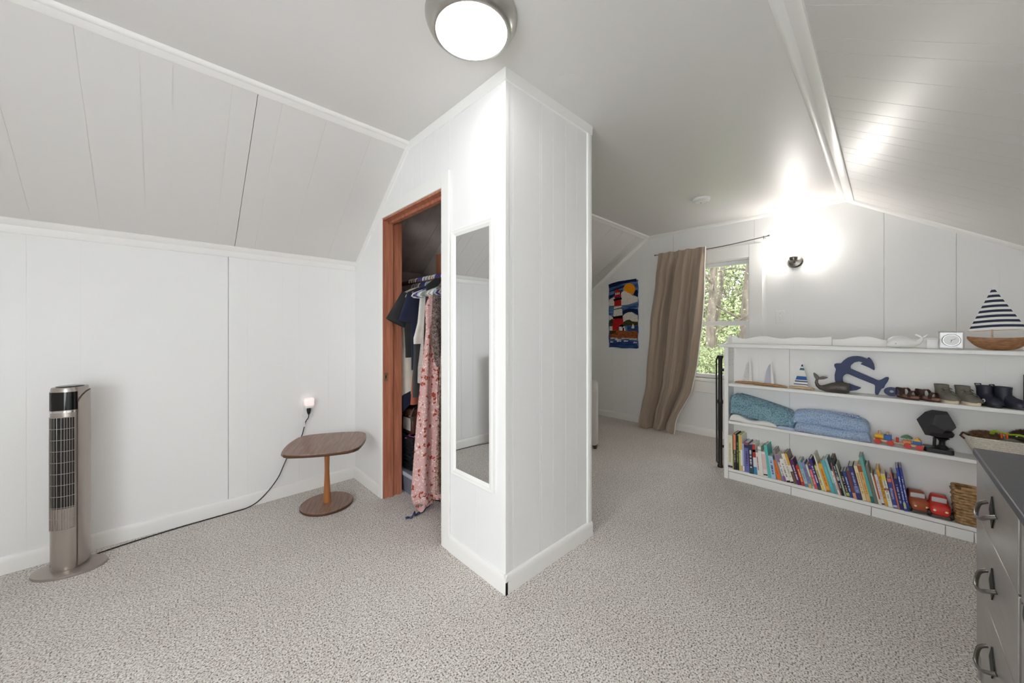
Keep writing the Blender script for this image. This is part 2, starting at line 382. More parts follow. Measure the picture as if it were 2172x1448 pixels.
# curtain rod with brackets
mat('rod_metal', (120, 112, 104), 0.35, 0.8)
cx = 4.18
rod = thing('curtain_rod', 'thin sagging bronze curtain rod above the window', 'curtain rod', (0, 0, 0))
rp = [(cx, 1.895 - 1.1*k/20, 2.037 - .028*math.sin(math.pi*min(1, max(0, (k/20)))) + .022*k/20) for k in range(21)]
MB().tube(rp, .0045, 8).build('bar', 'rod_metal', rod)
for y, z in ((1.86, 2.034), (.83, 2.054)):
    MB().tube([(XF, y, z+.004), (cx, y, z-.004)], .0035, 6).tube([(cx, y, z-.02), (cx, y, z+.012)], .003, 6).build('bracket', 'rod_metal', rod)
for y, z in ((1.905, 2.037), (.79, 2.06)):
    MB().sphere((cx, y, z), (.008, .012, .008), 10, 6).build('finial', 'rod_metal', rod)

# curtain: gathered at the top, sweeping left and pooling on the carpet
mat('curtain_linen', (184, 166, 148), 0.9, var=.18, vscale=700, bump=.35, bscale=900, spec=.1, sheen=.3)
mat('curtain_lining', (235, 232, 228), 0.9)
curt = thing('curtain', 'long taupe linen curtain pushed to the left side of the window', 'curtain', (4.15, 1.75, 0))
LFT = [(0, 1.855), (.15, 1.885), (.42, 1.945), (.7, 1.985), (1, 2.06)]
RGT = [(0, 1.345), (.42, 1.385), (.62, 1.42), (.76, 1.475), (.88, 1.59), (1, 1.66)]
def cpt(u, v):
    z = 2.045 - v*2.04
    y = sinterp(v, LFT) + (interp(v, RGT)-sinterp(v, LFT))*u
    amp = interp(v, [(0, .012), (.1, .05), (.5, .082), (.85, .085), (1, .075)])
    ph = 2*math.pi*(2.35*u + .05*math.sin(3*v) + .12*v*u) + .6
    w = 1.5*(1-abs(math.sin(ph*.5))**.8*2)*-.75 + (.5*(1-v)+.12)*math.sin(2.6*ph+1.2+2*v) + .1*math.sin(6.1*ph+4*v)
    x = cx - .008 - .012*max(0, 1-v*9) - amp*(w*.75+.35) - .05*max(0, v-.86)/.14*(.6+.4*math.sin(9*u))
    if v > .8: x -= .03*math.sin((v-.8)/.2*math.pi)*math.sin(7*u+1); y += .012*math.sin(40*v+9*u)*(v-.8)*4
    y += .02*math.cos(ph)*min(1, v*4)
    if v < .035: x -= .0035*math.sin(u*70)
    return (x-4.15, y-1.75, max(.006, z+.004*math.sin(31*u)*max(0, 1-v*12)))
MB().grid(cpt, 110, 90, (.003, 0, 0)).build('cloth', 'curtain_linen', curt, smooth=70)
MB().grid(lambda u, v: (cpt(1, v)[0]-.002+.012*u, cpt(1, v)[1]-.006*u-.002, cpt(1, v)[2]), 1, 60, (.002, .001, 0)).build('lining', 'curtain_lining', curt, smooth=70)

# wall lamp
mat('sconce_metal', (110, 106, 100), 0.25, 0.9)
mat('sconce_glow', (255, 255, 255), 0.4, emit=(255, 250, 244), estr=SCONCE_STRENGTH)
sc = thing('wall_sconce', 'small nickel wall sconce with glowing globe beside the window', 'wall lamp', (XF, .60, 1.80), -90)
MB().lathe([(.058, 0), (.062, -.006), (.05, -.02), (.02, -.026), (.005, -.027)], (0, 0, 0), 32, axis='y').build('back_plate', 'sconce_metal', sc)
MB().tube([(0, -.02, -.01), (0, -.07, -.01), (0, -.085, .005)], .009, 10).build('arm', 'sconce_metal', sc)
MB().lathe([(.01, -.012), (.03, -.005), (.034, .01), (.034, .03), (.03, .03), (.005, .028)], (0, -.085, 0), 24).build('cup', 'sconce_metal', sc)
MB().lathe([(.03, .03), (.046, .045), (.058, .075), (.06, .105), (.05, .135), (.03, .155), (.004, .16)], (0, -.085, 0), 24).build('globe', 'sconce_glow', sc, smooth=60)
for x in (-.05, .05): MB().sphere((x, -.006, 0), .005, 8, 6).build('screw', 'rod_metal', sc)

# light switch
def switch_plate(name, label, loc, rz):
    t = thing(name, label, 'switch', loc, rz)
    B('plate', (-.036, -.006, -.058), (.036, 0, .058), 'white_plastic', t, .003)
    B('toggle', (-.005, -.016, -.004), (.005, -.005, .014), 'white_plastic', t, .002)
    for z in (-.03, .03): MB().lathe([(.0035, 0), (.0035, -.001), (.001, -.0015)], (0, -.006, z), 8, axis='y').build('screw', 'brushed_nickel', t)
switch_plate('light_switch', 'white single toggle switch on panelled wall right of window', (XF, .714, 1.281), -90)

# smoke detector on the ceiling
sd = thing('smoke_detector', 'small round white smoke detector on the ceiling', 'smoke detector', (3.36, 1.12, H))
MB().lathe([(.068, 0), (.07, -.01), (.066, -.02), (.05, -.03), (.045, -.031), (.044, -.028), (.03, -.029), (.002, -.03)], n=32).build('cover', 'white_plastic', sd)
MB().lathe([(.006, -.028), (.006, -.033), (.002, -.034)], (.02, .01, 0), 10).build('button', mat('grey_plastic', (170, 168, 164), .5), sd)
# painted-over round patch on the ceiling
struct(MB().lathe([(.06, 0), (.06, -.0008), (.055, -.0015), (.002, -.0015)], (1.36, 1.02, H), 32, sx=1.15).build('ceiling_patch', 'ceiling_paint'))

# lighthouse latch-hook wall hanging
rug = thing('wall_hanging', 'latch hook wall hanging with red lighthouse and orange sun', 'wall hanging', (XF, 2.5675, .925), -90)
RW, RH = .41, .87
def yarn(name, c1, c2, sc=60, st=None): return mat(name, c1, .95, col2=c2, vscale=sc, bump=1.0, bscale=260, spec=.05, stretch=st)
yarn('yarn_blue', (44, 66, 108), (116, 148, 196), 9, (.5, .5, 3.4)); yarn('yarn_navy', (28, 44, 82), (22, 34, 64)); yarn('yarn_sky', (128, 160, 208), (104, 136, 188))
yarn('yarn_cream', (228, 222, 212), (206, 200, 190)); yarn('yarn_orange', (238, 158, 38), (214, 130, 24)); yarn('yarn_red', (198, 44, 42), (150, 30, 34))
yarn('yarn_black', (34, 30, 32), (20, 18, 20)); yarn('yarn_green', (84, 80, 52), (54, 50, 36)); yarn('yarn_rust', (176, 100, 58), (112, 62, 38), 26, (1, 1, 2.5)); yarn('yarn_sea', (30, 52, 96), (60, 88, 140), 16, (.5, .5, 3.6))
def rj(a): return random.uniform(-a, a)
def rug_fn(u, v):
    return (u*RW + .004*math.sin(v*31), -.012 - rj(.003), v*RH + (.012*math.sin(u*3.1+.4)-.006)*v + .006*math.sin(u*9)*(1-v) - .03*(1-u)*(v > .9)*(v-.9)*10)
MB().grid(rug_fn, 40, 80, (0, .010, 0)).build('base', 'yarn_blue', rug, smooth=180)
def patch(name, pts, m, d=.003, dens=.012):
    # pts in tracing units of the hanging (0..565, 0..1295 from the top)
    P = [((x-75)/565*RW, (1370-y)/1295*RH) for x, y in pts]; out = []
    for i in range(len(P)):
        a, b = P[i], P[(i+1) % len(P)]; L = math.hypot(b[0]-a[0], b[1]-a[1]); n = max(1, int(L/dens))
        for k in range(n): out.append((a[0]+(b[0]-a[0])*k/n+rj(.0012), a[1]+(b[1]-a[1])*k/n+rj(.0012)))
    return MB().prism(out, lambda a, b, h: (a, -h, b), .010, .0145+d).build(name, m, rug, smooth=0)
def blob(cx_, cy_, rx, ry, n=18, a0=0, a1=360): return [(cx_+rx*math.cos(R_(a0+(a1-a0)*k/n)), cy_-ry*math.sin(R_(a0+(a1-a0)*k/n))) for k in range(n)]
patch('sky_band', [(75, 135), (130, 112), (270, 85), (420, 80), (610, 72), (620, 130), (520, 118), (400, 135), (280, 150), (190, 180), (90, 200)], 'yarn_navy')
patch('sky_band', [(85, 255), (200, 225), (300, 195), (380, 180), (380, 205), (280, 235), (190, 258), (85, 275)], 'yarn_navy')
patch('sky_band', [(90, 350), (190, 322), (200, 345), (150, 380), (95, 420)], 'yarn_navy')
patch('sun', blob(478, 262, 112, 118), 'yarn_orange', .004)
patch('sky_corner', [(590, 290), (636, 275), (640, 405), (560, 370)], 'yarn_navy', .002)
patch('cloud', [(85, 430), (140, 405), (190, 380), (200, 430), (200, 555), (90, 552)], 'yarn_cream', .004)
patch('cloud', [(325, 320), (370, 280), (415, 285), (455, 320), (500, 340), (540, 380), (600, 400), (640, 420), (640, 500), (560, 520), (460, 545), (330, 555)], 'yarn_cream', .005)
patch('cloud', [(90, 735), (130, 755), (170, 790), (180, 850), (90, 830)], 'yarn_cream', .004)
patch('cloud', [(355, 760), (410, 715), (470, 690), (530, 690), (580, 730), (640, 755), (642, 870), (560, 880), (370, 880)], 'yarn_cream', .004)
patch('sky_band', [(360, 650), (480, 620), (640, 640), (640, 745), (560, 700), (480, 685), (400, 710), (355, 745)], 'yarn_navy', .002)
patch('trees', [(95, 840), (150, 810), (180, 830), (175, 940), (95, 950)], 'yarn_green', .005)
patch('trees', [(365, 880), (430, 840), (490, 830), (540, 865), (600, 870), (642, 890), (642, 945), (360, 945)], 'yarn_green', .005)
patch('cottage', [(95, 955), (150, 950), (152, 1040), (98, 1040)], 'yarn_cream', .005)
patch('rocks', [(98, 1040), (300, 1030), (440, 1050), (640, 1045), (635, 1180), (360, 1185), (100, 1180)], 'yarn_rust', .006)
patch('rocks', [(98, 1040), (240, 1040), (210, 1090), (100, 1110)], 'yarn_green', .008)
patch('sea', [(102, 1250), (300, 1235), (632, 1250), (632, 1372), (105, 1360)], 'yarn_sea', .004)
for x0, y0, w in ((110, 1190, 150), (200, 1215, 130), (330, 1190, 160), (480, 1200, 150), (110, 1265, 60), (240, 1245, 90), (380, 1240, 80), (560, 1265, 70)):
    patch('foam', [(x0, y0-8), (x0+w*.3, y0-22), (x0+w*.6, y0-10), (x0+w, y0-14), (x0+w*.9, y0+8), (x0+w*.45, y0+6), (x0+w*.1, y0+12)], 'yarn_cream', .006)
patch('tower_lower', [(180, 800), (355, 790), (375, 900), (300, 940), (260, 1035), (160, 1035), (165, 900)], 'yarn_red', .010)
patch('tower_band', [(170, 765), (355, 745), (355, 800), (172, 810)], 'yarn_black', .012)
patch('tower_middle', [(195, 570), (335, 560), (352, 750), (175, 770)], 'yarn_cream', .010)
patch('tower_line', [(190, 622), (340, 596), (342, 612), (190, 638)], 'yarn_black', .012)
patch('tower_upper', [(200, 430), (325, 415), (330, 560), (195, 570)], 'yarn_red', .010)
patch('gallery', [(178, 430), (335, 400), (345, 440), (190, 465)], 'yarn_black', .012)
patch('lantern', [(195, 350), (325, 335), (330, 380), (200, 405)], 'yarn_red', .011)
patch('lantern_light', [(215, 300), (310, 280), (312, 338), (215, 348)], 'yarn_cream', .011)
patch('dome', [(205, 300), (235, 250), (265, 235), (300, 262), (320, 300), (240, 305)], 'yarn_red', .013)
for x in (208, 240, 275, 308): patch('mullion', [(x, 295), (x+10, 293), (x+10, 345), (x, 345)], 'yarn_black', .0125, .05)
patch('house', [(285, 960), (400, 955), (410, 1040), (300, 1038)], 'yarn_cream', .009)
patch('house_roof', [(270, 965), (330, 925), (370, 935), (400, 960), (380, 948), (350, 990), (345, 960)], 'yarn_black', .011)
patch('house_door', [(362, 985), (388, 985), (388, 1040), (362, 1040)], 'yarn_black', .0105)
patch('water', [(445, 950), (640, 960), (640, 1045), (445, 1040)], 'yarn_sea', .005)
patch('sailboat', [(525, 990), (540, 950), (552, 905), (570, 950), (585, 985), (560, 1000)], 'yarn_cream', .009)

# ================================================================== outdoors
mat('leaf_pale', (158, 164, 126), 0.7, col2=(122, 130, 92), vscale=1.2)
mat('leaf_deep', (112, 120, 82), 0.7, col2=(86, 94, 60), vscale=1.5)
mat('bark', (96, 86, 76), 0.9, col2=(66, 58, 50), vscale=9, bump=.6, bscale=40, stretch=(1, 1, .3))
mat('grass', (150, 165, 100), 0.9, var=.3, vscale=1)
gnd = struct(MB().grid(lambda u, v: (4.6+u*24, -8+v*24, -3.0+(u*u)*6.5+.3*math.sin(v*9)), 24, 24, (0, 0, -.2)).build('ground_outside', 'grass'), 'rising grassy bank outside')
def leaves(name, n, fn, size, m, seed):
    rnd = random.Random(seed); mb = MB(); vs = []; fs = []
    for k in range(n):
        c = Vector(fn(rnd)); s = size*rnd.uniform(.6, 1.4)
        a = Vector((rnd.gauss(0, 1), rnd.gauss(0, 1), rnd.gauss(0, 1))).normalized(); b = a.orthogonal().normalized(); b = (Matrix.Rotation(rnd.uniform(0, 6.28), 3, a) @ b); c2 = a.cross(b)
        i = len(vs); vs += [c-b*s, c+c2*s*.42, c+b*s, c-c2*s*.42]; fs.append((i, i+1, i+2, i+3))
    mb.add(vs, fs); me = bpy.data.meshes.new(name); me.from_pydata([tuple(v) for v in mb.v], [], mb.f); me.materials.append(MATS[m])
    o = bpy.data.objects.new(name, me); COL.objects.link(o); return o
o = leaves('hedge_foliage', 120000, lambda r: (15+r.uniform(0, 2.5), r.uniform(-2, 11), r.uniform(-3, 4.8)), .078, 'leaf_pale', 1); o['kind'] = 'stuff'; tag(o, 'pale sunlit woodland foliage beyond the window', 'foliage')
def tree(label, base, top, r, seed, nb, leafn, name='tree'):
    rnd = random.Random(seed); t = thing(name, label, 'tree', base)
    d = Vector(top)-Vector(base); pts = []; n = 9
    for k in range(n+1):
        f = k/n; pts.append(d*f + Vector((rnd.uniform(-.06, .06), rnd.uniform(-.06, .06), 0))*(k > 0))
    MB().tube(pts, [r*(1-.55*k/n)*(1+.25*(k == 0)) for k in range(n+1)], 10).build('trunk', 'bark', t, smooth=60)
    for b in range(nb):
        f = rnd.uniform(.3, .95); s = d*f; ang = rnd.uniform(0, 6.28); L = rnd.uniform(.8, 2.2); e = Vector((math.cos(ang)*L, math.sin(ang)*L, rnd.uniform(-.1, 1.3)))
        p2 = [s, s+e*.4+Vector((0, 0, .15)), s+e]
        mb = MB().tube(p2, [r*.28*(1.1-f*.6), r*.16, r*.04], 6)
        for q in range(4):
            g = s+e*rnd.uniform(.4, .95); mb.tube([g, g+Vector((rnd.uniform(-.5, .5), rnd.uniform(-.5, .5), rnd.uniform(-.2, .6)))], [.012, .004], 4)
        mb.build('branch', 'bark', t, smooth=60)
    if leafn:
        o = leaves('leaves', leafn, lambda r: (r.gauss(0, .9)+d.x*.6, r.gauss(0, .9)+d.y*.6, r.uniform(.15, 1.05)*d.z), .032, 'leaf_deep', seed+50); o.parent = t; o['kind'] = 'stuff'
    return t
tree('thick leaning tree trunk seen at right of the window', (11.5, 2.95, -2), (11.8, 2.3, 7.5), .16, 11, 9, 1200)
tree('tall forked tree trunk in the middle of the window view', (11.0, 3.5, -2), (11.2, 3.25, 7.5), .13, 12, 12, 1200)
tree('slender tree leaning right behind the forked trunk', (12.5, 4.05, -2), (12.6, 3.2, 8), .09, 13, 10, 1200)
tree('thin pale tree at left of the window view', (11.2, 4.1, -2), (11.3, 4.0, 7), .07, 14, 10, 1200)
tree('small tree beyond the curtain edge', (10.5, 4.9, -2), (10.7, 4.7, 7), .12, 15, 7, 500)
sh = leaves('bush', 11000, lambda r: (10.2+r.gauss(0, .5), 3.35+r.gauss(0, .45), -1.2+r.uniform(0, 1.9)), .036, 'leaf_deep', 77); tag(sh, 'dense green bush below the forked trunk outside', 'bush')

# ================================================================== tower fan by the left wall
mat('fan_silver', (176, 167, 160), 0.3, 0.7); mat('fan_bar', (186, 180, 172), 0.3, 0.7); mat('fan_black', (14, 14, 15), 0.08); mat('fan_dark', (20, 19, 18), 0.7); mat('chrome', (225, 225, 225), 0.12, 1.0)
fan = thing('tower_fan', 'silver tower fan with black display top beside the left wall', 'fan', (-.33, 2.735, 0), -24)
MB().lathe([(.128, 0), (.13, .004), (.128, .012), (.1, .018), (.05, .022), (.004, .022)], n=48, sx=1, sy=.72).build('base', 'fan_silver', fan)
def fring(z, rx, ry, n=48, e=.78):
    out = []
    for k in range(n):
        t = 2*math.pi*k/n; c, s = math.cos(t), math.sin(t)
        out.append((rx*math.copysign(abs(c)**e, c), ry*math.copysign(abs(s)**e, s), z))
    return out
def fp(t, z, off=0, rx=.054, ry=.062, e=.78):   # t: angle from the front, degrees, positive to the right
    a = R_(t-90); c, s = math.cos(a), math.sin(a)
    return ((rx+off)*math.copysign(abs(c)**e, c), (ry+off)*math.copysign(abs(s)**e, s), z)
MB().loft([fring(z, .054*k, .062*k) for z, k in ((.018, .9), (.03, .97), (.06, 1), (.85, 1), (.872, .99), (.88, .95))]).build('body', 'fan_silver', fan, smooth=50)
# side shells wrapping the back and flanks, with rounded shoulders
def shell(t0, t1):
    def g(u, v):
        t = t0+(t1-t0)*u; zt = .84 if False else .86-.05*max(0, (1-u*4))**2 if t0 < 100 else .86
        z = .03+(zt-.03)*v
        return fp(t, z, .0045)
    return MB().grid(g, 24, 30)
sh1 = shell(58, 286); sh1.build('side_shell', 'fan_silver', fan, smooth=60)
MB().grid(lambda u, v: fp(-62+120*u, .775+.085*v, .0025), 30, 6).build('display', 'fan_black', fan, smooth=60)
MB().grid(lambda u, v: fp(-62+120*u, .764+.009*v, .003), 30, 2).build('chrome_strip', 'chrome', fan, smooth=60)
MB().grid(lambda u, v: fp(-57+104*u, .315+.425*v, .0008), 30, 30).build('grille_shade_sheet', 'fan_dark', fan, smooth=60)  # dark sheet over the body paints the shade inside the grille
for k in range(13):
    t = -57+104*k/12
    MB().tube([fp(t, .215, .002), fp(t, .40, .0022), fp(t, .60, .0022), fp(t, .742, .002)], .0011, 5).build('grille_bar', 'fan_bar', fan)
for k in range(11):
    z = .215+.527*k/10
    MB().tube([fp(-57+104*i/16, z, .0022) for i in range(17)], .0013, 5).build('grille_ring', 'fan_bar', fan)
MB().lathe([(.045, .88), (.044, .884), (.03, .886), (.004, .886)], n=32).build('control_top', 'fan_black', fan)

# ================================================================== outlet, plug-in light, cord
mat('black_rubber', (22, 21, 21), 0.5)
ol = thing('wall_outlet', 'white wall outlet low on the left wall', 'outlet', (.742, YK, .6))
B('plate', (-.036, -.006, -.072), (.036, 0, .045), 'white_plastic', ol, .003)
B('socket', (-.017, -.0085, -.05), (.017, -.005, -.02), 'white_plastic', ol, .003)
mat('night_glow', (255, 244, 242), 0.4, emit=(255, 225, 222), estr=.35)
nl = thing('plug_in_night_light', 'white plug in night light glowing on the wall outlet', 'night light', (.742, YK-.0085, .6))
B('body', (-.024, -.034, -.004), (.028, 0, .012), 'white_plastic', nl, .004)
B('lens', (-.026, -.042, .012), (.031, 0, .066), 'night_glow', nl, .009, 4)
co = thing('power_cord', 'thin black fan cord running from outlet down the wall and along the baseboard', 'cord', (.742, YK-.02, .57))
MB().lathe([(.013, .022), (.0145, .01), (.011, -.008), (.006, -.02), (.003, -.022)], (0, -.006, 0), 14).build('plug', 'black_rubber', co)
cp = [(.742, 2.872, .552), (.738, 2.868, .525), (.722, 2.875, .496), (.698, 2.878, .4), (.66, 2.88, .34), (.617, 2.878, .286), (.585, 2.876, .215), (.555, 2.872, .15), (.5, 2.868, .08), (.436, 2.866, .024), (.38, 2.862, .006), (.324, 2.86, .005), (.186, 2.858, .0045), (.059, 2.855, .0045), (-.094, 2.84, .0045), (-.211, 2.82, .005), (-.27, 2.79, .01)]
cp = [(a-.742, b-YK+.02, c-.57) for a, b, c in cp]
def smooth_path(P, k=4):
    out = []
    for i in range(len(P)-1):
        p0, p1, p2, p3 = [Vector(P[max(0, min(len(P)-1, i+d))]) for d in (-1, 0, 1, 2)]
        for j in range(k):
            t = j/k; out.append(.5*((2*p1)+(p2-p0)*t+(2*p0-5*p1+4*p2-p3)*t*t+(3*p1-p0-3*p2+p3)*t**3))
    return out+[Vector(P[-1])]
MB().tube(smooth_path(cp), .0033, 6).build('wire', 'black_rubber', co)
B('tag', (-.036, -.004, -.105), (-.022, .001, -.075), 'white_plastic', co, .001)

# ================================================================== pedestal side table
def wood(name, c1, c2, st=(1, 12, 1), sc=5, rough=.35): return mat(name, c1, rough, col2=c2, vscale=sc, stretch=st, detail=6)
wood('walnut_top', (150, 116, 98), (118, 88, 74), (14, 1.2, 1), 6, .3); wood('post_wood', (178, 116, 66), (158, 98, 52), (5, 5, .6), 6, .35); mat('walnut_edge', (84, 58, 42), .35)
tb = thing('side_table', 'small walnut pedestal table with bowed square top near the closet', 'table', (.77, 2.56, 0), -29)
def squircle(s, bow, rc, n=10):
    pts = []
    for q in range(4):
        a = q*math.pi/2; ca, sa = math.cos(a), math.sin(a)
        for k in range(n+1):
            t = -1+2*k/n; x = s+bow*(1-t*t); y = t*(s-rc*(abs(t) > .999)*.0)
            if k in (0, n): x, y = s-rc*.35, t*(s-rc*.35)
            pts.append((x*ca-y*sa, x*sa+y*ca))
    return pts
sq = squircle(.205, .03, .03)
mb = MB(); mb.loft([[(x*k, y*k, z) for x, y in sq] for z, k in ((.392, .965), (.396, .99), (.404, 1.0), (.411, 1.0), (.414, .992))])
mb.build('top', 'walnut_top', tb, smooth=50)
MB().loft([[(x*k, y*k, z) for x, y in sq] for z, k in ((.3935, .991), (.4, 1.0035), (.408, 1.0035), (.4105, 1.0015))], cap=False).build('edge_band', 'walnut_edge', tb, smooth=50)
MB().lathe([(.024, .02), (.022, .06), (.0165, .17), (.0145, .24), (.0165, .33), (.0215, .392)], n=20).build('post', 'post_wood', tb)
MB().lathe([(.152, 0), (.157, .004), (.157, .016), (.153, .021), (.12, .022), (.004, .022)], n=48).build('base', 'walnut_top', tb)
MB().lathe([(.1575, .004), (.1585, .008), (.1585, .014), (.1575, .017)], n=48).build('base_edge', 'walnut_edge', tb)

# ================================================================== mirror on the closet wall
mr = bpy.data.materials.new('mirror_glass'); mr.use_nodes = True; b_ = mr.node_tree.nodes['Principled BSDF']; b_.inputs['Metallic'].default_value = 1; b_.inputs['Roughness'].default_value = .015; b_.inputs['Base Color'].default_value = (.72, .73, .73, 1); MATS['mirror_glass'] = mr
mi = thing('wall_mirror', 'tall narrow mirror in a white frame beside the closet door', 'mirror', (XD, 1.391, .415), -90)
MW, MH, fw_ = .328, 1.247, .034
MB().box((-MW/2+fw_-.004, -.009, fw_-.004), (MW/2-fw_+.004, -.005, MH-fw_+.004)).build('glass', 'mirror_glass', mi, smooth=0)
def fbar(p0, p1, a):
    prof = [(0, 0), (0, .016), (.006, .02), (.014, .017), (.02, .018), (.028, .013), (.034, .009), (.034, 0)]
    p0, p1, a = Vector(p0), Vector(p1), Vector(a); d = (p1-p0).normalized(); mb = MB()
    mb.loft([[p0 + a*x + d*x + Vector((0, -1, 0))*y for x, y in prof], [p1 + a*x - d*x + Vector((0, -1, 0))*y for x, y in prof]])
    return mb.build('frame_rail', 'casing_paint', mi, smooth=40)
w2 = MW/2
fbar((-w2, 0, 0), (-w2, 0, MH), (1, 0, 0)); fbar((w2, 0, 0), (w2, 0, MH), (-1, 0, 0)); fbar((-w2, 0, 0), (w2, 0, 0), (0, 0, 1)); fbar((-w2, 0, MH), (w2, 0, MH), (0, 0, -1))

# ================================================================== closet contents
RX, RZ = 1.40, 1.53
mat('dowel', (120, 84, 60), .5)
rd = thing('closet_rod', 'wooden hanging rod inside the closet', 'rod', (RX, 2.05, RZ))
MB().tube([(0, -.83, 0), (0, .83, 0)], .016, 14).build('pole', 'dowel', rd)
for y in (-.83, .8): MB().lathe([(.03, 0), (.03, .012), (.02, .02), (.005, .02)], (0, y, 0), 16, axis='y').build('socket', 'cedar', rd)
hcol = {'white': (235, 236, 236), 'blue': (70, 84, 168), 'pale blue': (176, 206, 228), 'purple': (96, 62, 120), 'grey': (168, 168, 166), 'beige': (196, 176, 160), 'teal': (40, 150, 158)}
def hanger_mesh(c):
    mb = MB(); hook = [(.022*math.cos(R_(a)), 0, .022*math.sin(R_(a))) for a in range(200, -75, -15)] + [(.004, 0, -.035), (0, 0, -.055)]
    mb.tube(hook, .0045, 6)
    mb.tube([(0, 0, -.05), (.03, 0, -.062), (.12, 0, -.098), (.195, 0, -.13), (.205, 0, -.145), (.19, 0, -.152), (0, 0, -.152), (-.19, 0, -.152), (-.205, 0, -.145), (-.195, 0, -.13), (-.12, 0, -.098), (-.03, 0, -.062), (0, 0, -.05)], .006, 6)
    return mb.mesh('hanger_'+c, mat('hanger_'+c, hcol[c], .4))
HM = {c: hanger_mesh(c) for c in hcol}
hs = [(1.84, 'white'), (1.862, 'grey'), (1.885, 'purple'), (1.905, 'pale blue'), (1.93, 'grey'), (1.95, 'white'), (1.97, 'white'), (1.99, 'grey'), (2.005, 'white'), (2.03, 'white'), (2.055, 'teal'), (2.075, 'beige'), (2.1, 'beige'), (2.12, 'white'), (2.14, 'pale blue'), (2.165, 'blue'), (2.19, 'purple'), (2.215, 'blue'), (2.24, 'white'), (2.262, 'white'), (2.285, 'beige'), (2.305, 'white'), (2.325, 'grey'), (2.345, 'white'), (2.37, 'pale blue'), (2.395, 'white'), (2.42, 'blue'), (2.445, 'blue'), (2.47, 'purple'), (2.5, 'white'), (2.53, 'grey'), (2.56, 'beige'), (2.6, 'white')]
cnt = {}
ords = ['first', 'second', 'third', 'fourth', 'fifth', 'sixth', 'seventh', 'eighth', 'ninth', 'tenth', 'eleventh', 'twelfth', 'thirteenth', 'fourteenth']
for y, c in hs:
    k = cnt.get(c, 0); cnt[c] = k+1
    o = bpy.data.objects.new('clothes_hanger', HM[c]); COL.objects.link(o); o.location = (RX, y, RZ-.004); o.rotation_euler = (0, 0, R_(random.uniform(-9, 9)))
    tag(o, '%s plastic hanger on the closet rod, %s %s one from the right' % (c, ords[k], c), 'hanger', 'hangers on the closet rod')

def floral(name, base, c1, c2, scale, th1=.3, th2=.22, rough=.85):
    m = bpy.data.materials.new(name); m.use_nodes = True; N = m.node_tree.nodes; L = m.node_tree.links; b = N['Principled BSDF']; b.inputs['Roughness'].default_value = rough; b.inputs['Specular IOR Level'].default_value = .15
    tc = N.new('ShaderNodeTexCoord'); cur = srgb(base); prev = None
    ns = N.new('ShaderNodeTexNoise'); ns.inputs['Scale'].default_value = scale*2.2; L.new(tc.outputs['Object'], ns.inputs['Vector'])
    ad = N.new('ShaderNodeVectorMath'); ad.operation = 'MULTIPLY_ADD'; ad.inputs[1].default_value = (.05, .05, .05); L.new(ns.outputs['Color'], ad.inputs[0]); L.new(tc.outputs['Object'], ad.inputs[2])
    for i, (c, th, s) in enumerate(((c2, th2, scale*1.9), (c1, th1, scale))):
        v = N.new('ShaderNodeTexVoronoi'); v.inputs['Scale'].default_value = s; L.new(ad.outputs[0], v.inputs['Vector'])
        lt = N.new('ShaderNodeMath'); lt.operation = 'LESS_THAN'; lt.inputs[1].default_value = th; L.new(v.outputs['Distance'], lt.inputs[0])
        mx = N.new('ShaderNodeMix'); mx.data_type = 'RGBA'; L.new(lt.outputs[0], mx.inputs[0])
        if prev is None: mx.inputs[6].default_value = cur
        else: L.new(prev, mx.inputs[6])
        mx.inputs[7].default_value = srgb(c); prev = mx.outputs[2]
    L.new(prev, b.inputs['Base Color']); MATS[name] = m
floral('pink_floral', (208, 168, 164), (160, 74, 54), (238, 226, 218), 26, .3, .27)
floral('paisley', (104, 88, 82), (48, 40, 38), (196, 184, 176), 60, .4, .3)
floral('skirt_print', (150, 122, 110), (104, 52, 40), (222, 208, 196), 55, .38, .38)
floral('lace_print', (214, 206, 200), (132, 96, 88), (84, 74, 74), 110, .36, .34)
floral('blue_print', (58, 66, 104), (28, 30, 52), (140, 150, 180), 60, .35, .3)
def cloth(name, c, var=.12): return mat(name, c, .92, var=var, vscale=12, bump=.3, bscale=700, spec=.1, sheen=.1)
cloth('black_cotton', (58, 57, 58)); cloth('charcoal_cotton', (72, 72, 74)); cloth('navy_cotton', (44, 48, 68)); cloth('white_knit', (232, 228, 220)); cloth('cream_knit', (226, 218, 204)); cloth('greyblue_cotton', (176, 184, 192)); cloth('terracotta', (172, 98, 80)); cloth('dark_skirt', (58, 58, 62))
def garment(t, part, Y, prof, m, nf=5, amp=.012, n=56, e=.8, seed=0):
    rings = []
    for z, xc, hw, ht in prof:
        ring = []
        for k in range(n):
            a = 2*math.pi*k/n; c, s = math.cos(a), math.sin(a)
            x = hw*math.copysign(abs(c)**e, c); w = amp*math.sin(nf*x/hw*2.2+seed+z*3)*min(1, max(0, (1.42-z)*2.5))
            ring.append((xc+x-RX+.4*w, ht*math.copysign(abs(s)**.7, s)+w, z))
        rings.append(ring)
    return MB().loft(rings).build(part, m, t, smooth=60)
def dense(prof, k=5):
    out = []
    for (a, b) in zip(prof, prof[1:]):
        for j in range(k): t = j/k; out.append(tuple(x+(y-x)*t for x, y in zip(a, b)))
    return out+[prof[-1]]
def gthing(name, label, cat, Y): return thing(name, label, cat, (RX, Y, 0), 0, 'clothes hanging in the closet')
TOPP = [(1.475, RX, .03, .012), (1.455, RX, .10, .016), (1.42, RX, .17, .02), (1.39, RX, .2, .024)]
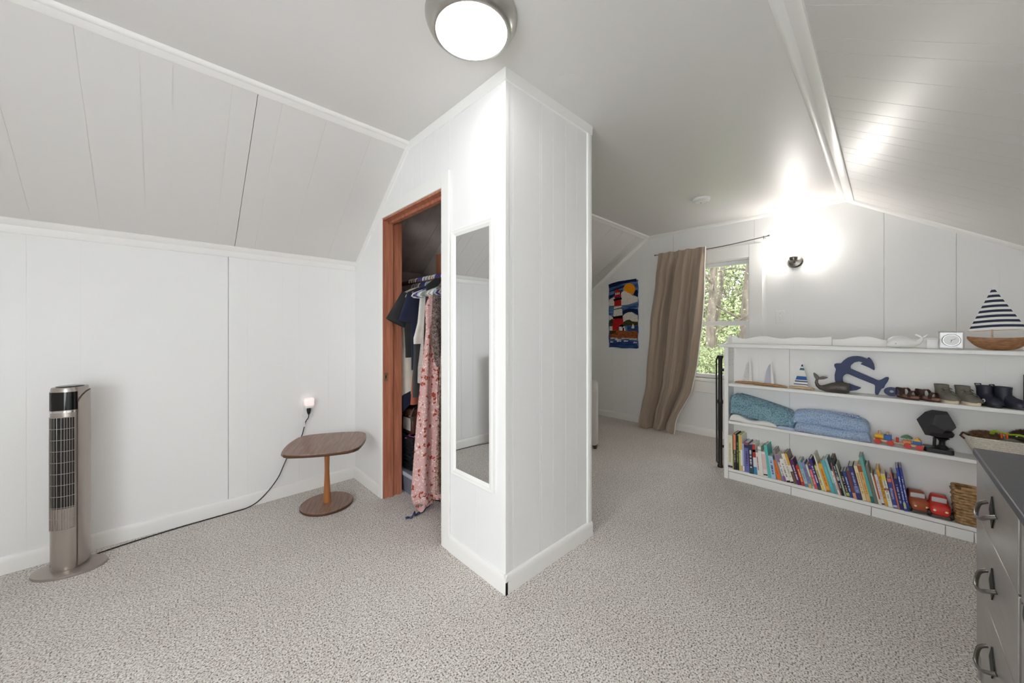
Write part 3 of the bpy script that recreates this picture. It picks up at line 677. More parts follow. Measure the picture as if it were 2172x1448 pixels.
def sleeve(t, m, z0=1.40, x0=.17, x1=.285, z1=1.19, r0=.05, r1=.075, yo=0):
    mb = MB(); rings = []
    for k in range(6):
        f = k/5; c = Vector((-(x0+(x1-x0)*f), yo, z0+(z1-z0)*f)); d = Vector((-(x1-x0), 0, z1-z0)).normalized(); p = Vector((-d.z, 0, d.x)); r = r0+(r1-r0)*f
        rings.append([c + p*r*math.cos(2*math.pi*i/20) + Vector((0, 1, 0))*.024*math.sin(2*math.pi*i/20) for i in range(20)])
    mb.loft(rings, cap=False); o = mb.build('sleeve', m, t, smooth=60); s = o.modifiers.new('solid', 'SOLIDIFY'); s.thickness = .002
    return o
# grey-blue shirt at the front right
g = gthing('shirt', 'grey blue shirt hanging nearest the door casing', 'shirt', 1.85)
garment(g, 'body', 0, dense(TOPP+[(1.2, RX, .2, .028), (.95, RX-.01, .2, .03), (.8, RX-.03, .16, .028), (.76, RX-.05, .1, .02)]), 'greyblue_cotton', 5, .012)
g = gthing('scarf_top', 'brown patterned gathered top draped over its hanger', 'blouse', 1.955)
garment(g, 'body', 0, dense([(1.51, RX, .04, .02), (1.46, RX-.02, .12, .024), (1.38, RX-.02, .18, .03), (1.15, RX-.015, .195, .034), (.98, RX, .19, .03), (.92, RX, .17, .026)]), 'paisley', 9, .012)
g = gthing('print_skirt', 'long brown and cream floral skirt behind the pink dress', 'skirt', 1.9)
garment(g, 'body', 0, dense([(1.3, RX, .15, .02), (1.1, RX, .17, .02), (.7, RX, .2, .022), (.3, RX, .22, .024), (.16, RX, .22, .022)]), 'skirt_print', 7, .014)
# pink floral dress
g = gthing('floral_dress', 'long pink dress with rust flowers hanging to the closet floor', 'dress', 2.03)
garment(g, 'bodice', 0, dense([(1.42, RX-.07, .05, .014), (1.38, RX-.09, .09, .02), (1.3, RX-.09, .12, .028), (1.15, RX-.075, .13, .03)]), 'pink_floral', 5, .008)
garment(g, 'skirt', 0, dense([(1.16, RX-.075, .13, .03), (.9, RX-.075, .16, .034), (.6, RX-.075, .19, .038), (.3, RX-.085, .205, .04), (.12, RX-.085, .22, .042), (.07, RX-.08, .21, .04)]), 'pink_floral', 6, .018, seed=1)
g2 = MB()
for k in range(3): g2.grid(lambda u, v, k=k: (-.3+.07*k+.07*u, -.04+.03*k+.01*math.sin(u*6), .075-.035*v+.012*math.sin(u*9+k)), 8, 3, (0, .002, 0))
g2.build('hem_ruffle', 'pink_floral', g, smooth=60)
g = gthing('tank_top', 'black tank top on a white hanger above the pink dress', 'top', 2.1)
garment(g, 'body', 0, dense([(1.5, RX-.05, .05, .01), (1.45, RX-.06, .1, .016), (1.3, RX-.02, .15, .022), (1.1, RX-.01, .17, .024), (1.02, RX-.01, .17, .022)]), 'black_cotton', 4, .006)
g = gthing('dark_trousers', 'charcoal trousers folded over a hanger behind the black top', 'trousers', 2.13)
garment(g, 'body', 0, dense([(1.38, RX, .15, .016), (1.1, RX, .16, .018), (.85, RX, .16, .018), (.74, RX, .16, .018)]), 'charcoal_cotton', 3, .004)
g = gthing('lace_cardigan', 'white cardigan with patterned lace edges in the closet', 'cardigan', 2.18)
garment(g, 'body', 0, dense([(1.44, RX-.03, .06, .014), (1.4, RX-.03, .13, .02), (1.2, RX-.03, .15, .024), (1.1, RX-.05, .16, .024), (1.06, RX-.06, .15, .02)]), 'white_knit', 5, .01)
MB().tube([(-.12, -.028, 1.36), (-.135, -.032, 1.2), (-.155, -.034, 1.05), (-.17, -.03, .9), (-.18, -.028, .8)], [.014, .02, .026, .03, .02], 10, sq=.5).build('trim_band', 'lace_print', g, smooth=60)
g = gthing('navy_tee', 'navy short sleeve tee between black tee and white cardigan', 't-shirt', 2.245)
garment(g, 'body', 0, dense(TOPP+[(1.2, RX, .19, .024), (.95, RX, .19, .024), (.88, RX, .19, .022)]), 'navy_cotton', 4, .006)
sleeve(g, 'navy_cotton', x1=.215, z1=1.2)
g = gthing('charcoal_dress', 'charcoal dress with straight hem below the navy tee', 'dress', 2.21)
garment(g, 'body', 0, dense([(1.35, RX, .14, .014), (1.1, RX-.02, .17, .018), (.85, RX-.02, .18, .02), (.7, RX-.02, .18, .02)]), 'charcoal_cotton', 5, .006)
g = gthing('terracotta_skirt', 'terracotta skirt hem peeping below the dark dresses', 'skirt', 2.27)
garment(g, 'body', 0, dense([(1.1, RX, .14, .014), (.85, RX, .17, .018), (.64, RX, .185, .02)]), 'terracotta', 5, .008)
g = gthing('black_tee', 'black short sleeve tee poking out at the left of the closet', 't-shirt', 2.33)
garment(g, 'body', 0, dense(TOPP+[(1.2, RX, .2, .026), (1.02, RX, .19, .024), (.96, RX, .19, .022)]), 'black_cotton', 4, .006)
sleeve(g, 'black_cotton', x1=.265, z1=1.2, r1=.075)
g = gthing('cream_sweater', 'long cream knit sweater behind the black tee', 'sweater', 2.43)
garment(g, 'body', 0, dense(TOPP+[(1.2, RX-.01, .2, .03), (.9, RX-.02, .2, .034), (.68, RX-.02, .2, .034), (.63, RX-.02, .19, .03)]), 'cream_knit', 4, .01)
g = gthing('dark_dress', 'dark dress deepest at the left end of the rod', 'dress', 2.52)
garment(g, 'body', 0, dense(TOPP+[(1.1, RX, .18, .03), (.7, RX, .19, .03)]), 'dark_skirt', 4, .01)

# storage below the clothes
mat('tote_plastic', (112, 116, 132), .35); mat('tote_lid', (176, 184, 198), .35); mat('leather_brown', (84, 54, 42), .4, bump=.2, bscale=300); mat('black_weave', (30, 29, 33), .6, bump=1.0, bscale=60)
tt = thing('storage_tote', 'grey blue plastic storage tote with pale lid on the closet floor', 'storage bin', (1.42, 2.49, 0))
def rrect(w, d, r, n=5):
    out = []
    for sx, sy, a0 in ((1, 1, 0), (-1, 1, 90), (-1, -1, 180), (1, -1, 270)):
        for k in range(n+1): a = R_(a0+90*k/n); out.append((sx*(w-r)+r*math.cos(a), sy*(d-r)+r*math.sin(a)))
    return out
MB().loft([[(x*k, y*k, z) for x, y in rrect(.198, .27, .03)] for z, k in ((0, .93), (.01, .94), (.13, 1))]).build('body', 'tote_plastic', tt, smooth=50)
MB().loft([[(x*k, y*k, z) for x, y in rrect(.205, .278, .03)] for z, k in ((.128, 1), (.146, 1), (.152, .985), (.152, .94), (.14, .93), (.14, .1))]).build('lid', 'tote_lid', tt, smooth=50)
bk = thing('woven_basket', 'black woven basket standing on the storage tote', 'basket', (1.40, 2.47, .152))
NB = 44
for j in range(16):
    z = .01+.015*j; r = .9+.1*j/15; P = rrect(.15*r, .2*r, .05, 10)
    MB().tube([(x+.0035*math.cos((i+j % 2)*math.pi)*(1 if x > 0 else -1), y+.0035*math.cos((i+j % 2)*math.pi)*(1 if y > 0 else -1), z+.0015*math.sin(i*1.7)) for i, (x, y) in enumerate(P+P[:1])], .0085, 6).build('weave_row', 'black_weave', bk, smooth=60)
MB().loft([[(x*k, y*k, z) for x, y in rrect(.145, .195, .05, 10)] for z, k in ((0, .88), (.24, .97), (.24, .93), (.012, .84))]).build('liner', mat('basket_liner', (40, 38, 42), .8), bk)
hb = thing('pink_headband', 'pink loop and white cloth lying in the black basket', 'headband', (1.3, 2.4, .375))
MB().tube([(.05*math.cos(R_(a)), .05*math.sin(R_(a)), .012*math.sin(R_(a*2))) for a in range(0, 361, 20)], .008, 8).build('loop', mat('pink_plastic', (214, 120, 190), .4), hb)
MB().sphere((.05, -.04, .0), (.06, .05, .018), 12, 6).build('cloth', 'white_knit', hb)
pu = thing('leather_purse', 'brown leather purse with pale panel and strap on the basket', 'purse', (1.37, 2.5, .392), 0)
MB().loft([[(x*k, y*k, z) for x, y in rrect(.09, .12, .03)] for z, k in ((0, .9), (.02, 1), (.15, .92), (.18, .8))]).build('body', 'leather_brown', pu, smooth=50, bevel=.004)
B('panel', (-.0935, -.11, .03), (-.088, .0, .12), mat('pale_leather', (206, 198, 190), .45), pu, .012)
B('flap', (-.094, -.122, .13), (.06, .122, .184), 'leather_brown', pu, .012)
MB().tube([(-.09, -.12, .1), (-.1, -.13, .15), (-.07, -.12, .19), (0, -.06, .19), (.03, .0, .19), (.04, .04, .18)], .006, 8).build('strap', mat('strap_grey', (96, 90, 86), .4), pu)
for k in range(5): MB().sphere((-.096, -.1+.05*k, .138), .004, 8, 6).build('stud', 'brass_plate', pu)
fb = thing('folded_jeans', 'folded navy garment piled above the brown purse', 'clothing', (1.42, 2.56, .62))
MB().grid(lambda u, v: (-.2+.36*u, -.17+.34*v, .10+.04*math.sin(u*4+v*2)-.14*max(0, .3-u)-.05*(v-.5)**2), 16, 16, (0, 0, -.095)).build('folds', 'navy_cotton', fb, smooth=60)
rb = thing('sash_ribbon', 'blue patterned fabric sash trailing on the closet floor', 'fabric sash', (1.17, 2.02, 0))
def ribbon(u, v):
    P = smooth_path([(-.12, .0, .012), (-.09, -.02, .02), (-.055, .0, .03), (-.06, .012, .008), (-.03, .0, .012), (.02, .02, .012), (.06, .03, .03), (.1, .05, .05), (.14, .03, .03)], 6)
    i = u*(len(P)-1); k = min(int(i), len(P)-2); p = P[k].lerp(P[k+1], i-k); w = .012+.02*max(0, u-.6)*2.5
    return (p.x+.2*w*(v-.5), p.y+w*(v-.5), max(.004, p.z+w*.7*(v-.5)+.004*math.sin(u*40)))
MB().grid(ribbon, 60, 5, (0, .0015, .001)).build('band', 'blue_print', rb, smooth=70)

# ================================================================== bookcase (local x runs right along the shelf, y goes back)
mat('shelf_white', (240, 239, 236), 0.4, bump=.1, bscale=70)
BW, BD = 1.76, .15
SH = [.083, .450, .740]
bc = thing('bookcase', 'long low white painted bookcase with scalloped top rail', 'bookcase', (XS, YS, 0), -90)
B('side_panel', (0, 0, 0), (.03, BD, 1.019), 'shelf_white', bc, .003)
B('side_panel', (BW-.03, 0, 0), (BW, BD, 1.019), 'shelf_white', bc, .003)
B('top_board', (-.034, -.02, 1.019), (BW+.03, BD+.035, 1.044), 'shelf_white', bc, .006, 3)
for z in SH: B('shelf', (.0305, .004, z-.022), (BW-.0305, BD-.006, z), 'shelf_white', bc, .003)
ks = [.0305, .418, .816, 1.111, 1.211, BW-.0305]
for a, b in zip(ks, ks[1:]): B('kick_board', (a+.0012, .008, 0), (b-.0012, .022, .057), 'shelf_white', bc, .0015)
bs = [.0305, .2, .389, .538, .7, .87, 1.02, 1.171, 1.264, 1.45, BW-.0305]
for a, b in zip(bs, bs[1:]):
    g_ = .0022 if a not in (.389,) else .004
    B('back_board', (a+g_/2, BD-.005, .062), (b-.001, BD-.0035, 1.019), 'shelf_white', bc, 0)
MB().box((.0, BD-.0034, .0), (.387, BD+.008, 1.019)).box((.391, BD-.0034, .0), (BW, BD+.008, 1.019)).box((0, BD+.008, 0), (BW, BD+.014, 1.019)).build('back_panel', 'shelf_white', bc, smooth=0)
cr = [(.0, 1.09), (.02, 1.116), (.043, 1.122), (.063, 1.103), (.108, 1.096), (.171, 1.112), (.232, 1.12), (.291, 1.109), (.349, 1.1), (.431, 1.114), (.498, 1.108), (.562, 1.112), (.622, 1.122)]
def crest(pts, x1): 
    P = smooth_path([(x, 0, z-.012) for x, z in pts], 4); poly = [(pts[0][0], 1.0445)] + [(p.x, p.z) for p in P] + [(pts[-1][0], 1.0445)]
    MB().prism(poly, lambda a, b, h: (a, h, b), BD-.004, BD+.012).build('scalloped_rail', 'shelf_white', bc, smooth=30, bevel=.002)
crest(cr, .62)
crest([(.624, 1.1), (.683, 1.104), (.729, 1.117), (.796, 1.124), (.86, 1.104), (.922, 1.098), (1.0, 1.11), (1.08, 1.12), (1.16, 1.1)], 1.16)
crest([(1.162, 1.122), (1.25, 1.1), (1.35, 1.116), (1.5, 1.1), (1.62, 1.118), (1.75, 1.12)], 1.75)
for x0 in (-.0, BW-.016):
    P = smooth_path([(-.018, 0, 1.046), (.0, 0, 1.05), (.03, 0, 1.056), (.06, 0, 1.07), (.085, 0, 1.09), (.11, 0, 1.1), (.135, 0, 1.112), (.146, 0, 1.1)], 4)
    MB().prism([(-.018, 1.0442)]+[(p.x, p.z) for p in P]+[(.146, 1.0442)], lambda a, b, h: (h, a, b), x0, x0+.016).build('end_bracket', 'shelf_white', bc, smooth=30, bevel=.003)
for j, z in enumerate((.92, .88, .98, .62, .58, .3)):
    MB().lathe([(.003, 0), (.003, .0006), (.001, .0008)], (.0302, .04, z), 8, axis='x').build('peg_hole', 'dark_hole', bc)
    MB().lathe([(.003, 0), (.003, .0006), (.001, .0008)], (.0302, .115, z), 8, axis='x').build('peg_hole', 'dark_hole', bc)
def on_shelf(name, label, cat, x, y, z, rz=0, group=None):
    return thing(name, label, cat, (XS+y, YS-x, z), -90+rz, group)

# ------------------------------------------------------------------ books
BK = [(0.86,.036,.256,0.4),(0.824,.006,.237,.8),(0.818,.018,.273,.8),(0.8,.016,.264,1.0),(0.784,.013,.273,1.4),(0.771,.015,.268,1.6),(0.756,.011,.212,1.6),(0.745,.03,.222,1.8),(0.715,.028,.215,2.4),(0.687,.023,.225,4.0),(0.664,.016,.165,4.6),(0.648,.022,.213,4.8),(0.626,.027,.18,5.0),(0.599,.02,.232,6.7),(0.579,.03,.16,7.9),(0.547,.026,.135,13.3),(0.521,.014,.213,14.4),(0.507,.017,.185,15.4),(0.49,.023,.158,16),(0.467,.02,.2,16.2),(0.447,.018,.211,16.8),(0.429,.02,.168,16),(0.409,.022,.132,15.5),(0.387,.019,.172,15),(0.368,.02,.164,15.5),(0.348,.01,.157,15),(0.338,.017,.154,15),(0.321,.018,.201,15),(0.303,.016,.159,14.6),(0.287,.008,.237,15),(0.279,.023,.18,14.6),(0.256,.022,.205,15),(0.234,.014,.222,14.8),(0.22,.01,.149,14.6),(0.21,.006,.2,14.4),(0.204,.014,.236,13.8),(0.19,.009,.199,13.4),(0.181,.017,.154,13.4),(0.164,.015,.161,13.2),(0.149,.017,.168,12.6),(0.132,.025,.204,12.6),(0.107,.019,.21,12),(0.088,.019,.221,11.8),(0.069,.016,.277,11.8),(0.053,.016,.227,11.6),(0.037,.007,.186,11.4),(0.03,.007,.167,11.3),(0.023,.014,.182,11),(0.009,.014,.218,10.8),(-0.005,.02,.193,10.6),(-0.025,.02,.176,9.8),(-0.045,.007,.209,9.7),(-0.052,.018,.178,9),(-0.07,.012,.248,8.6),(-0.082,.011,.251,8.2)]
# label text, spine colour, then bands (fraction from, to, colour), title-mark colour
BC = [
('thick cream book with a purple splash, leftmost on the bottom shelf', (228,224,196), [(.03,.09,(74,60,110))], (190,186,150)),
('thin olive book next to the thick cream one', (122,112,72), [(.0,.5,(200,196,120))], None),
('tall book with orange top and black lower spine', (42,42,44), [(.55,.99,(226,134,100))], (190,180,160)),
('black book with green lettering near the left end', (38,44,34), [], (160,190,90)),
('tall lime green book near the left end', (204,204,112), [(.5,.53,(120,130,60))], None),
('book with yellow top white middle and tan foot', (240,238,228), [(.6,.99,(236,186,92)), (.0,.16,(222,182,134))], None),
('slim pale blue and white book', (164,178,222), [(.03,.2,(240,240,244))], None),
('periwinkle blue book with dark red title', (112,118,184), [(.93,.99,(170,70,70)), (.82,.92,(40,44,80))], (96,40,70)),
('dark navy book with white handwritten title', (42,48,76), [(.03,.2,(46,84,90))], (236,236,240)),
('book with red top white middle and blue foot', (232,230,230), [(.55,.98,(196,56,44)), (.72,.8,(240,236,228)), (.0,.24,(60,140,186))], None),
('short white book with grey and red lettering', (240,238,232), [], (150,70,66)),
('white book with thick pages left of the pink one', (238,236,228), [(.84,.9,(190,190,186))], None),
('pale pink and white book with black emblem at its foot', (238,226,220), [(.06,.11,(30,28,28)), (.3,.9,(232,202,196))], None),
('bright teal hardback with dark green cover', (96,196,190), [], None),
('pale blue book with navy lettering', (176,206,228), [], (44,62,120)),
('short bright orange book', (240,124,44), [], (220,100,30)),
('slim grey brown board book right of the orange one', (150,142,134), [], None),
('purple and white book leaning behind white ones', (236,232,228), [(.72,.99,(150,108,170)), (.0,.2,(140,100,160))], (120,116,120)),
('short white book with small lettering and black foot', (240,238,230), [(.0,.07,(30,28,30))], (120,116,116)),
('cream hardback leaning with a black foot mark', (240,234,218), [(.01,.06,(34,32,34))], (170,164,150)),
('book with golden top and brown lower spine', (116,90,78), [(.4,.6,(238,232,222)), (.6,.98,(222,172,70))], None),
('deep purple paperback with white lettering', (92,36,94), [], (226,214,226)),
('short red paperback with yellow lettering', (206,56,44), [], (240,220,120)),
('teal and white patterned paperback', (172,204,204), [(.7,.98,(110,170,176)), (0,.12,(90,140,160))], (110,150,160)),
('lavender blue paperback with tan foot', (134,142,194), [(.0,.16,(214,184,120))], (110,96,150)),
('slim white and green paperback', (214,222,200), [(.1,.5,(140,170,130))], None),
('short coral pink paperback with navy top', (226,94,104), [(.82,.99,(58,54,110))], (244,200,196)),
('indigo paperback with white lettering at its top', (62,48,124), [(.0,.12,(60,84,70))], (228,226,240)),
('pale yellow paperback beside a cream board book', (228,218,132), [], (120,110,150)),
('tall thin cream board book', (238,228,214), [], None),
('golden yellow paperback with orange lettering', (238,176,58), [(.0,.06,(196,110,40))], (200,110,30)),
('thick turquoise hardback leaning mid row', (94,188,194), [], (130,210,212)),
('pale aqua hardback right of the turquoise one', (156,204,210), [(.0,.3,(120,160,172))], None),
('short white book with tiny red dots', (240,234,226), [], (190,120,110)),
('thin maroon and white book', (172,112,112), [], None),
('thick black hardback with gilt page edges', (26,26,30), [(.84,.96,(44,48,54)), (.4,.5,(180,176,170))], (196,206,214)),
('slim grey green board book', (172,178,158), [], None),
('black paperback with red and white title', (32,32,34), [(.03,.16,(200,204,110))], (222,206,190)),
('royal blue paperback with white lettering', (44,74,146), [], (214,220,236)),
('maroon book with peach foot', (124,66,66), [(.0,.2,(230,160,130))], None),
('navy hardback with pale lettering', (54,54,112), [(.2,.4,(110,126,180))], (170,176,214)),
('cream paperback with orange lettering', (236,220,174), [], (218,150,60)),
('tan yellow paperback with orange title', (238,196,120), [(.8,.98,(176,84,48))], (222,120,40)),
('tallest teal picture book with brown cover image', (98,178,170), [(.0,.14,(36,110,104))], None),
('grey picture book with photographic cover', (122,122,112), [], None),
('thin white and green book', (226,228,206), [], None),
('rust orange paperback between white books', (198,98,64), [(.0,.2,(232,226,216))], None),
('pale lilac paperback right of the rust one', (228,220,226), [(.02,.07,(60,60,70))], (160,150,166)),
('golden mustard picture book', (226,170,52), [], (120,84,20)),
('pale yellow book with leafy white lower spine', (236,234,222), [(.8,.98,(236,212,96)), (.5,.56,(170,50,50))], (170,170,160)),
('blue book titled dinosaurs', (72,74,152), [(.86,.98,(220,130,110)), (.03,.1,(200,206,226))], None),
('thin salmon edged book beside the dinosaurs book', (208,118,108), [], None),
('dark navy paperback near the right end', (46,48,112), [], (190,196,226)),
('tall shiny blue book second from the right end', (46,66,160), [(.06,.2,(186,196,150))], (226,230,240)),
('tall shiny blue book at the right end of the row', (40,60,152), [], (236,236,240))]
mat('paper', (236, 230, 216), .9); mat('paper_gilt', (186, 152, 104), .7)
CM = {}
def cmat(c, r=.45):
    k = 'print_%02x%02x%02x' % c
    return mat(k, c, r).name
def text_mesh(s, size, m):
    cu = bpy.data.curves.new('t', 'FONT'); cu.body = s; cu.size = size; cu.align_x = 'CENTER'; cu.align_y = 'CENTER'; cu.extrude = .0002
    o = bpy.data.objects.new('t', cu); COL.objects.link(o); dg = bpy.context.evaluated_depsgraph_get()
    me = bpy.data.meshes.new_from_object(o.evaluated_get(dg)); bpy.data.objects.remove(o); me.materials.clear(); me.materials.append(MATS[m]); return me
for i, ((by, w, h, ln), (lab, c, bands, tc)) in enumerate(zip(BK, BC)):
    t = w*math.cos(R_(ln))*.93; rnd = random.Random(i); d = min(.138, h*rnd.uniform(.62, .74)); y0 = .010-rnd.uniform(0, .012)
    b = thing('book', lab, 'book', (XS+y0, by-.001, SH[0]+.0008), -90, 'books on the bottom shelf'); b.rotation_euler = (0, R_(-ln), R_(-90))
    ct = min(.0022, t*.18)
    mb = MB().box((0, 0, 0), (ct, d, h)).box((t-ct, 0, 0), (t, d, h)).box((ct, 0, 0), (t-ct, ct, h)); mb.build('cover', cmat(c), b, smooth=0)
    B('pages', (ct, ct, .003), (t-ct, d-.003, h-.003), 'paper_gilt' if i == 35 else 'paper', b, 0)
    for f0, f1, bc_ in bands: B('spine_band', (.0003, -.0005, h*f0), (t-.0003, .0006, h*f1), cmat(bc_), b, 0)
    if lab.endswith('titled dinosaurs'):
        o = bpy.data.objects.new('title', text_mesh('dinosaurs', .017, cmat((226, 230, 240)))); COL.objects.link(o); o.parent = b
        o.location = (t*.5, -.0012, h*.48); o.rotation_euler = (R_(90), R_(90), 0)
    elif tc and t > .008:
        mb = MB(); z = h*.2
        while z < h*.8:
            l = rnd.uniform(.0018, .004)
            if rnd.random() > .22: a = t*rnd.uniform(.26, .36); mb.box((a, -.0008, z), (t-a, .0, z+l))
            z += l+.0012
        mb.build('title_marks', cmat(tc), b, smooth=0)

# ------------------------------------------------------------------ toy cars and wicker basket on the bottom shelf
def toy_car(label, x, y, col, rz, roof, L=.12, W=.085, hgt=.085, rx=0, lift=0):
    c = on_shelf('toy_car', label, 'toy car', x, y, SH[0]+.001+lift, rz, 'toy cars on the bottom shelf'); c.rotation_euler[0] = R_(rx)
    P = mat('carpaint_%d%d%d' % col, col, .3)
    sec = [(-L/2, .55, .018, .03), (-L*.47, .8, .012, .05), (-L*.36, .95, .010, .06), (-L*.1, 1, .010, .064), (L*.2, 1, .010, .062), (L*.42, .95, .012, .056), (L*.5, .75, .016, .045)]
    rings = []
    for yy, k, zb, zt in sec:
        ring = []
        for q in range(20):
            a = 2*math.pi*q/20; ca, sa = math.cos(a), math.sin(a)
            ring.append((W/2*k*math.copysign(abs(ca)**.6, ca), yy, (zb+zt)/2*hgt/.07+(zt-zb)/2*hgt/.07*math.copysign(abs(sa)**.6, sa)))
        rings.append(ring)
    MB().loft(rings).build('body', P.name, c, smooth=60)
    rr = [[(W*.42*k*x, yy, z) for x, yy, z in ((-1, a, zz), (1, a, zz), (1, b_2, zz), (-1, b_2, zz))] for zz, k, a, b_2 in ((.055*hgt/.07, 1, -.02, .045), (.075*hgt/.07, .92, -.012, .04), (.09*hgt/.07, .78, 0, .034))]
    MB().loft(rr).build('cabin', roof, c, smooth=30, bevel=.005, bseg=3)
    B('windshield', (-W*.34, -.0185, .062*hgt/.07), (W*.34, -.012, .083*hgt/.07), mat('toy_glass', (206, 208, 210), .2), c, .004)
    for sx in (-1, 1):
        for yy in (-L*.3, L*.3): 
            wl = MB().lathe([(.004, -.009), (.019, -.009), (.021, -.004), (.021, .005), (.018, .008), (.004, .008)], (sx*W*.47, yy, .021), 20, axis='x').build('wheel', 'black_rubber', c)
            MB().lathe([(.002, 0), (.011, 0), (.011, .0012), (.002, .002)], (sx*W*.47+sx*.0085, yy, .021), 16, axis='x').build('hub', 'grey_plastic', wl)
    B('bumper', (-W*.42, -L/2-.003, .008), (W*.42, -L/2+.01, .02), mat('toy_bumper', (92, 76, 68), .5), c, .004)
    for sx in (-.26, .26): MB().sphere((sx*W, -L/2+.002, .034*hgt/.07), (.007, .004, .006), 10, 6).build('headlamp', mat('toy_lamp', (240, 226, 180), .25), c)
    return c
toy_car('chunky rust brown toy car beside the blue books', 1.005, .075, (168, 84, 52), 16, mat('car_rust_top', (150, 76, 50), .35).name, L=.125, W=.09, hgt=.088)
toy_car('chunky red toy car tilted against the wicker basket', 1.09, .068, (208, 52, 42), 4, mat('car_red_top', (196, 46, 38), .3).name, L=.12, W=.085, hgt=.09, rx=0)
mat('wicker', (196, 160, 112), .7, col2=(140, 104, 66), vscale=60); mat('block_wood', (204, 170, 124), .6, col2=(186, 148, 102), vscale=30)
wb = on_shelf('wicker_basket', 'rectangular brown wicker basket holding wooden pieces', 'basket', 1.225, .075, SH[0]+.0006)
for j in range(11):
    z = .009+.0155*j; k = .9+.012*j
    P = rrect(.078*k, .064*k, .012, 3); P = [(x+.0022*math.cos((i+j)*math.pi), y+.0022*math.cos((i+j)*math.pi)) for i, (x, y) in enumerate(P)]
    D = []
    for (a, b_) in zip(P, P[1:]+P[:1]):
        n = max(1, int(math.hypot(b_[0]-a[0], b_[1]-a[1])/.012))
        for q in range(n): D.append((a[0]+(b_[0]-a[0])*q/n, a[1]+(b_[1]-a[1])*q/n))
    MB().tube([(x*(1+.03*math.cos((i+j)*math.pi)), y*(1+.035*math.cos((i+j)*math.pi)), z+.002*math.sin(i*2.1+j)) for i, (x, y) in enumerate(D+D[:1])], .0085, 6).build('weave_row', 'wicker', wb, smooth=60)
MB().tube([(x*1.02, y*1.02, .18) for x, y in rrect(.078, .064, .012, 3)+rrect(.078, .064, .012, 3)[:1]], .009, 8).build('rim', 'wicker', wb, smooth=60)
MB().loft([[(x*k, y*k, z) for x, y in rrect(.072, .058, .012, 3)] for z, k in ((0, .88), (.175, .98), (.175, .9), (.01, .8))]).build('lining', 'wicker', wb)
for k, (x, y, a) in enumerate(((-.02, -.03, 4), (.02, .01, -6))):
    w_ = thing('puzzle_box', ('front' if k == 0 else 'rear')+' wooden tray puzzle standing in the wicker basket', 'puzzle', wb.matrix_basis @ Vector((x, y, .03)), -90+a)
    B('board', (-.035, -.006, 0), (.04, .006, .165), 'block_wood', w_, .003)
    MB().tube([(.022*math.cos(R_(q)), -.0065, .13+.014*math.sin(R_(q))) for q in range(0, 361, 24)], .002, 5).build('groove', mat('dark_wood_line', (120, 84, 50), .6), w_)

# ------------------------------------------------------------------ second shelf from the bottom: blankets, train, projector, rope basket
def crochet(name, c, dark, sx, sz):
    m = bpy.data.materials.new(name); m.use_nodes = True; N = m.node_tree.nodes; L = m.node_tree.links; b = N['Principled BSDF']; b.inputs['Roughness'].default_value = .95; b.inputs['Specular IOR Level'].default_value = .1; b.inputs['Sheen Weight'].default_value = .2
    tc = N.new('ShaderNodeTexCoord'); mp = N.new('ShaderNodeMapping'); mp.inputs['Scale'].default_value = (sx, sx*.6, sz); L.new(tc.outputs['Object'], mp.inputs[0])
    v = N.new('ShaderNodeTexVoronoi'); v.inputs['Scale'].default_value = 1; v.inputs['Randomness'].default_value = .6; L.new(mp.outputs[0], v.inputs['Vector'])
    r = N.new('ShaderNodeValToRGB'); r.color_ramp.elements[0].color = srgb(c); r.color_ramp.elements[0].position = .3; r.color_ramp.elements[1].color = srgb(dark); r.color_ramp.elements[1].position = .75  # colour darkens between stitches, painting the shade of the holes
    L.new(v.outputs['Distance'], r.inputs[0]); L.new(r.outputs[0], b.inputs['Base Color'])
    bp = N.new('ShaderNodeBump'); bp.inputs['Strength'].default_value = .9; bp.inputs['Distance'].default_value = -.006; L.new(v.outputs['Distance'], bp.inputs['Height']); L.new(bp.outputs[0], b.inputs['Normal']); MATS[name] = m
crochet('teal_crochet', (156, 192, 204), (96, 130, 148), 125, 125); crochet('sky_crochet', (198, 216, 240), (138, 166, 208), 165, 165)
mat('white_cotton', (236, 234, 230), .9, bump=.3, bscale=60); mat('blue_satin', (176, 194, 218), .3)
def slab(t, part, x0, x1, secf, m, nx=40, scal=0):
    rings = []
    for i in range(nx+1):
        u = i/nx; S = secf(u); ed = min(u, 1-u)*(x1-x0)/.03; kk = 1 if ed >= 1 else math.sqrt(max(0, 1-(1-ed)**2))*.75+.25; zm = sum(z for _, z in S)/len(S); z_lo = min(z for _, z in S); ym = sum(y for y, _ in S)/len(S)
        rings.append([(x0+(x1-x0)*u, ym+(y-ym)*(.6+.4*kk), z_lo+(z-z_lo)*kk) for y, z in S])
    return MB().loft(rings).build(part, m, t, smooth=80)
def rsec(y0, y1, z0, z1, r, sh=0, n=5, lump=0, ph=0):
    out = []; r = min(r, (y1-y0)/2*.98, (z1-z0)/2*.98)
    for cy_, cz, a0 in ((y1-r, z1-r, 0), (y0+r, z1-r, 90), (y0+r, z0+r, 180), (y1-r, z0+r, 270)):
        for k in range(n+1):
            a = R_(a0+90*k/n); zz = cz+r*math.sin(a); out.append((cy_+r*math.cos(a)+sh*(zz-z0), zz+lump*math.sin(7*cy_+ph)))
    return out
tl = on_shelf('teal_blanket', 'folded teal crocheted blanket at the left end of the shelf', 'blanket', .03, .0, SH[1])
slab(tl, 'main_fold', .004, .405, lambda u: rsec(.0+.004*math.sin(9*u), .125, .052-.03*u+.012*math.sin(u*6), .205-.085*u+.006*math.sin(11*u), .022, .1, lump=.003, ph=u*8), 'teal_crochet')
slab(tl, 'back_fold', .03, .44, lambda u: rsec(.04, .135, .03, .212-.1*u**1.3-.06*max(0, u-.85)*6, .02, .02), 'teal_crochet')
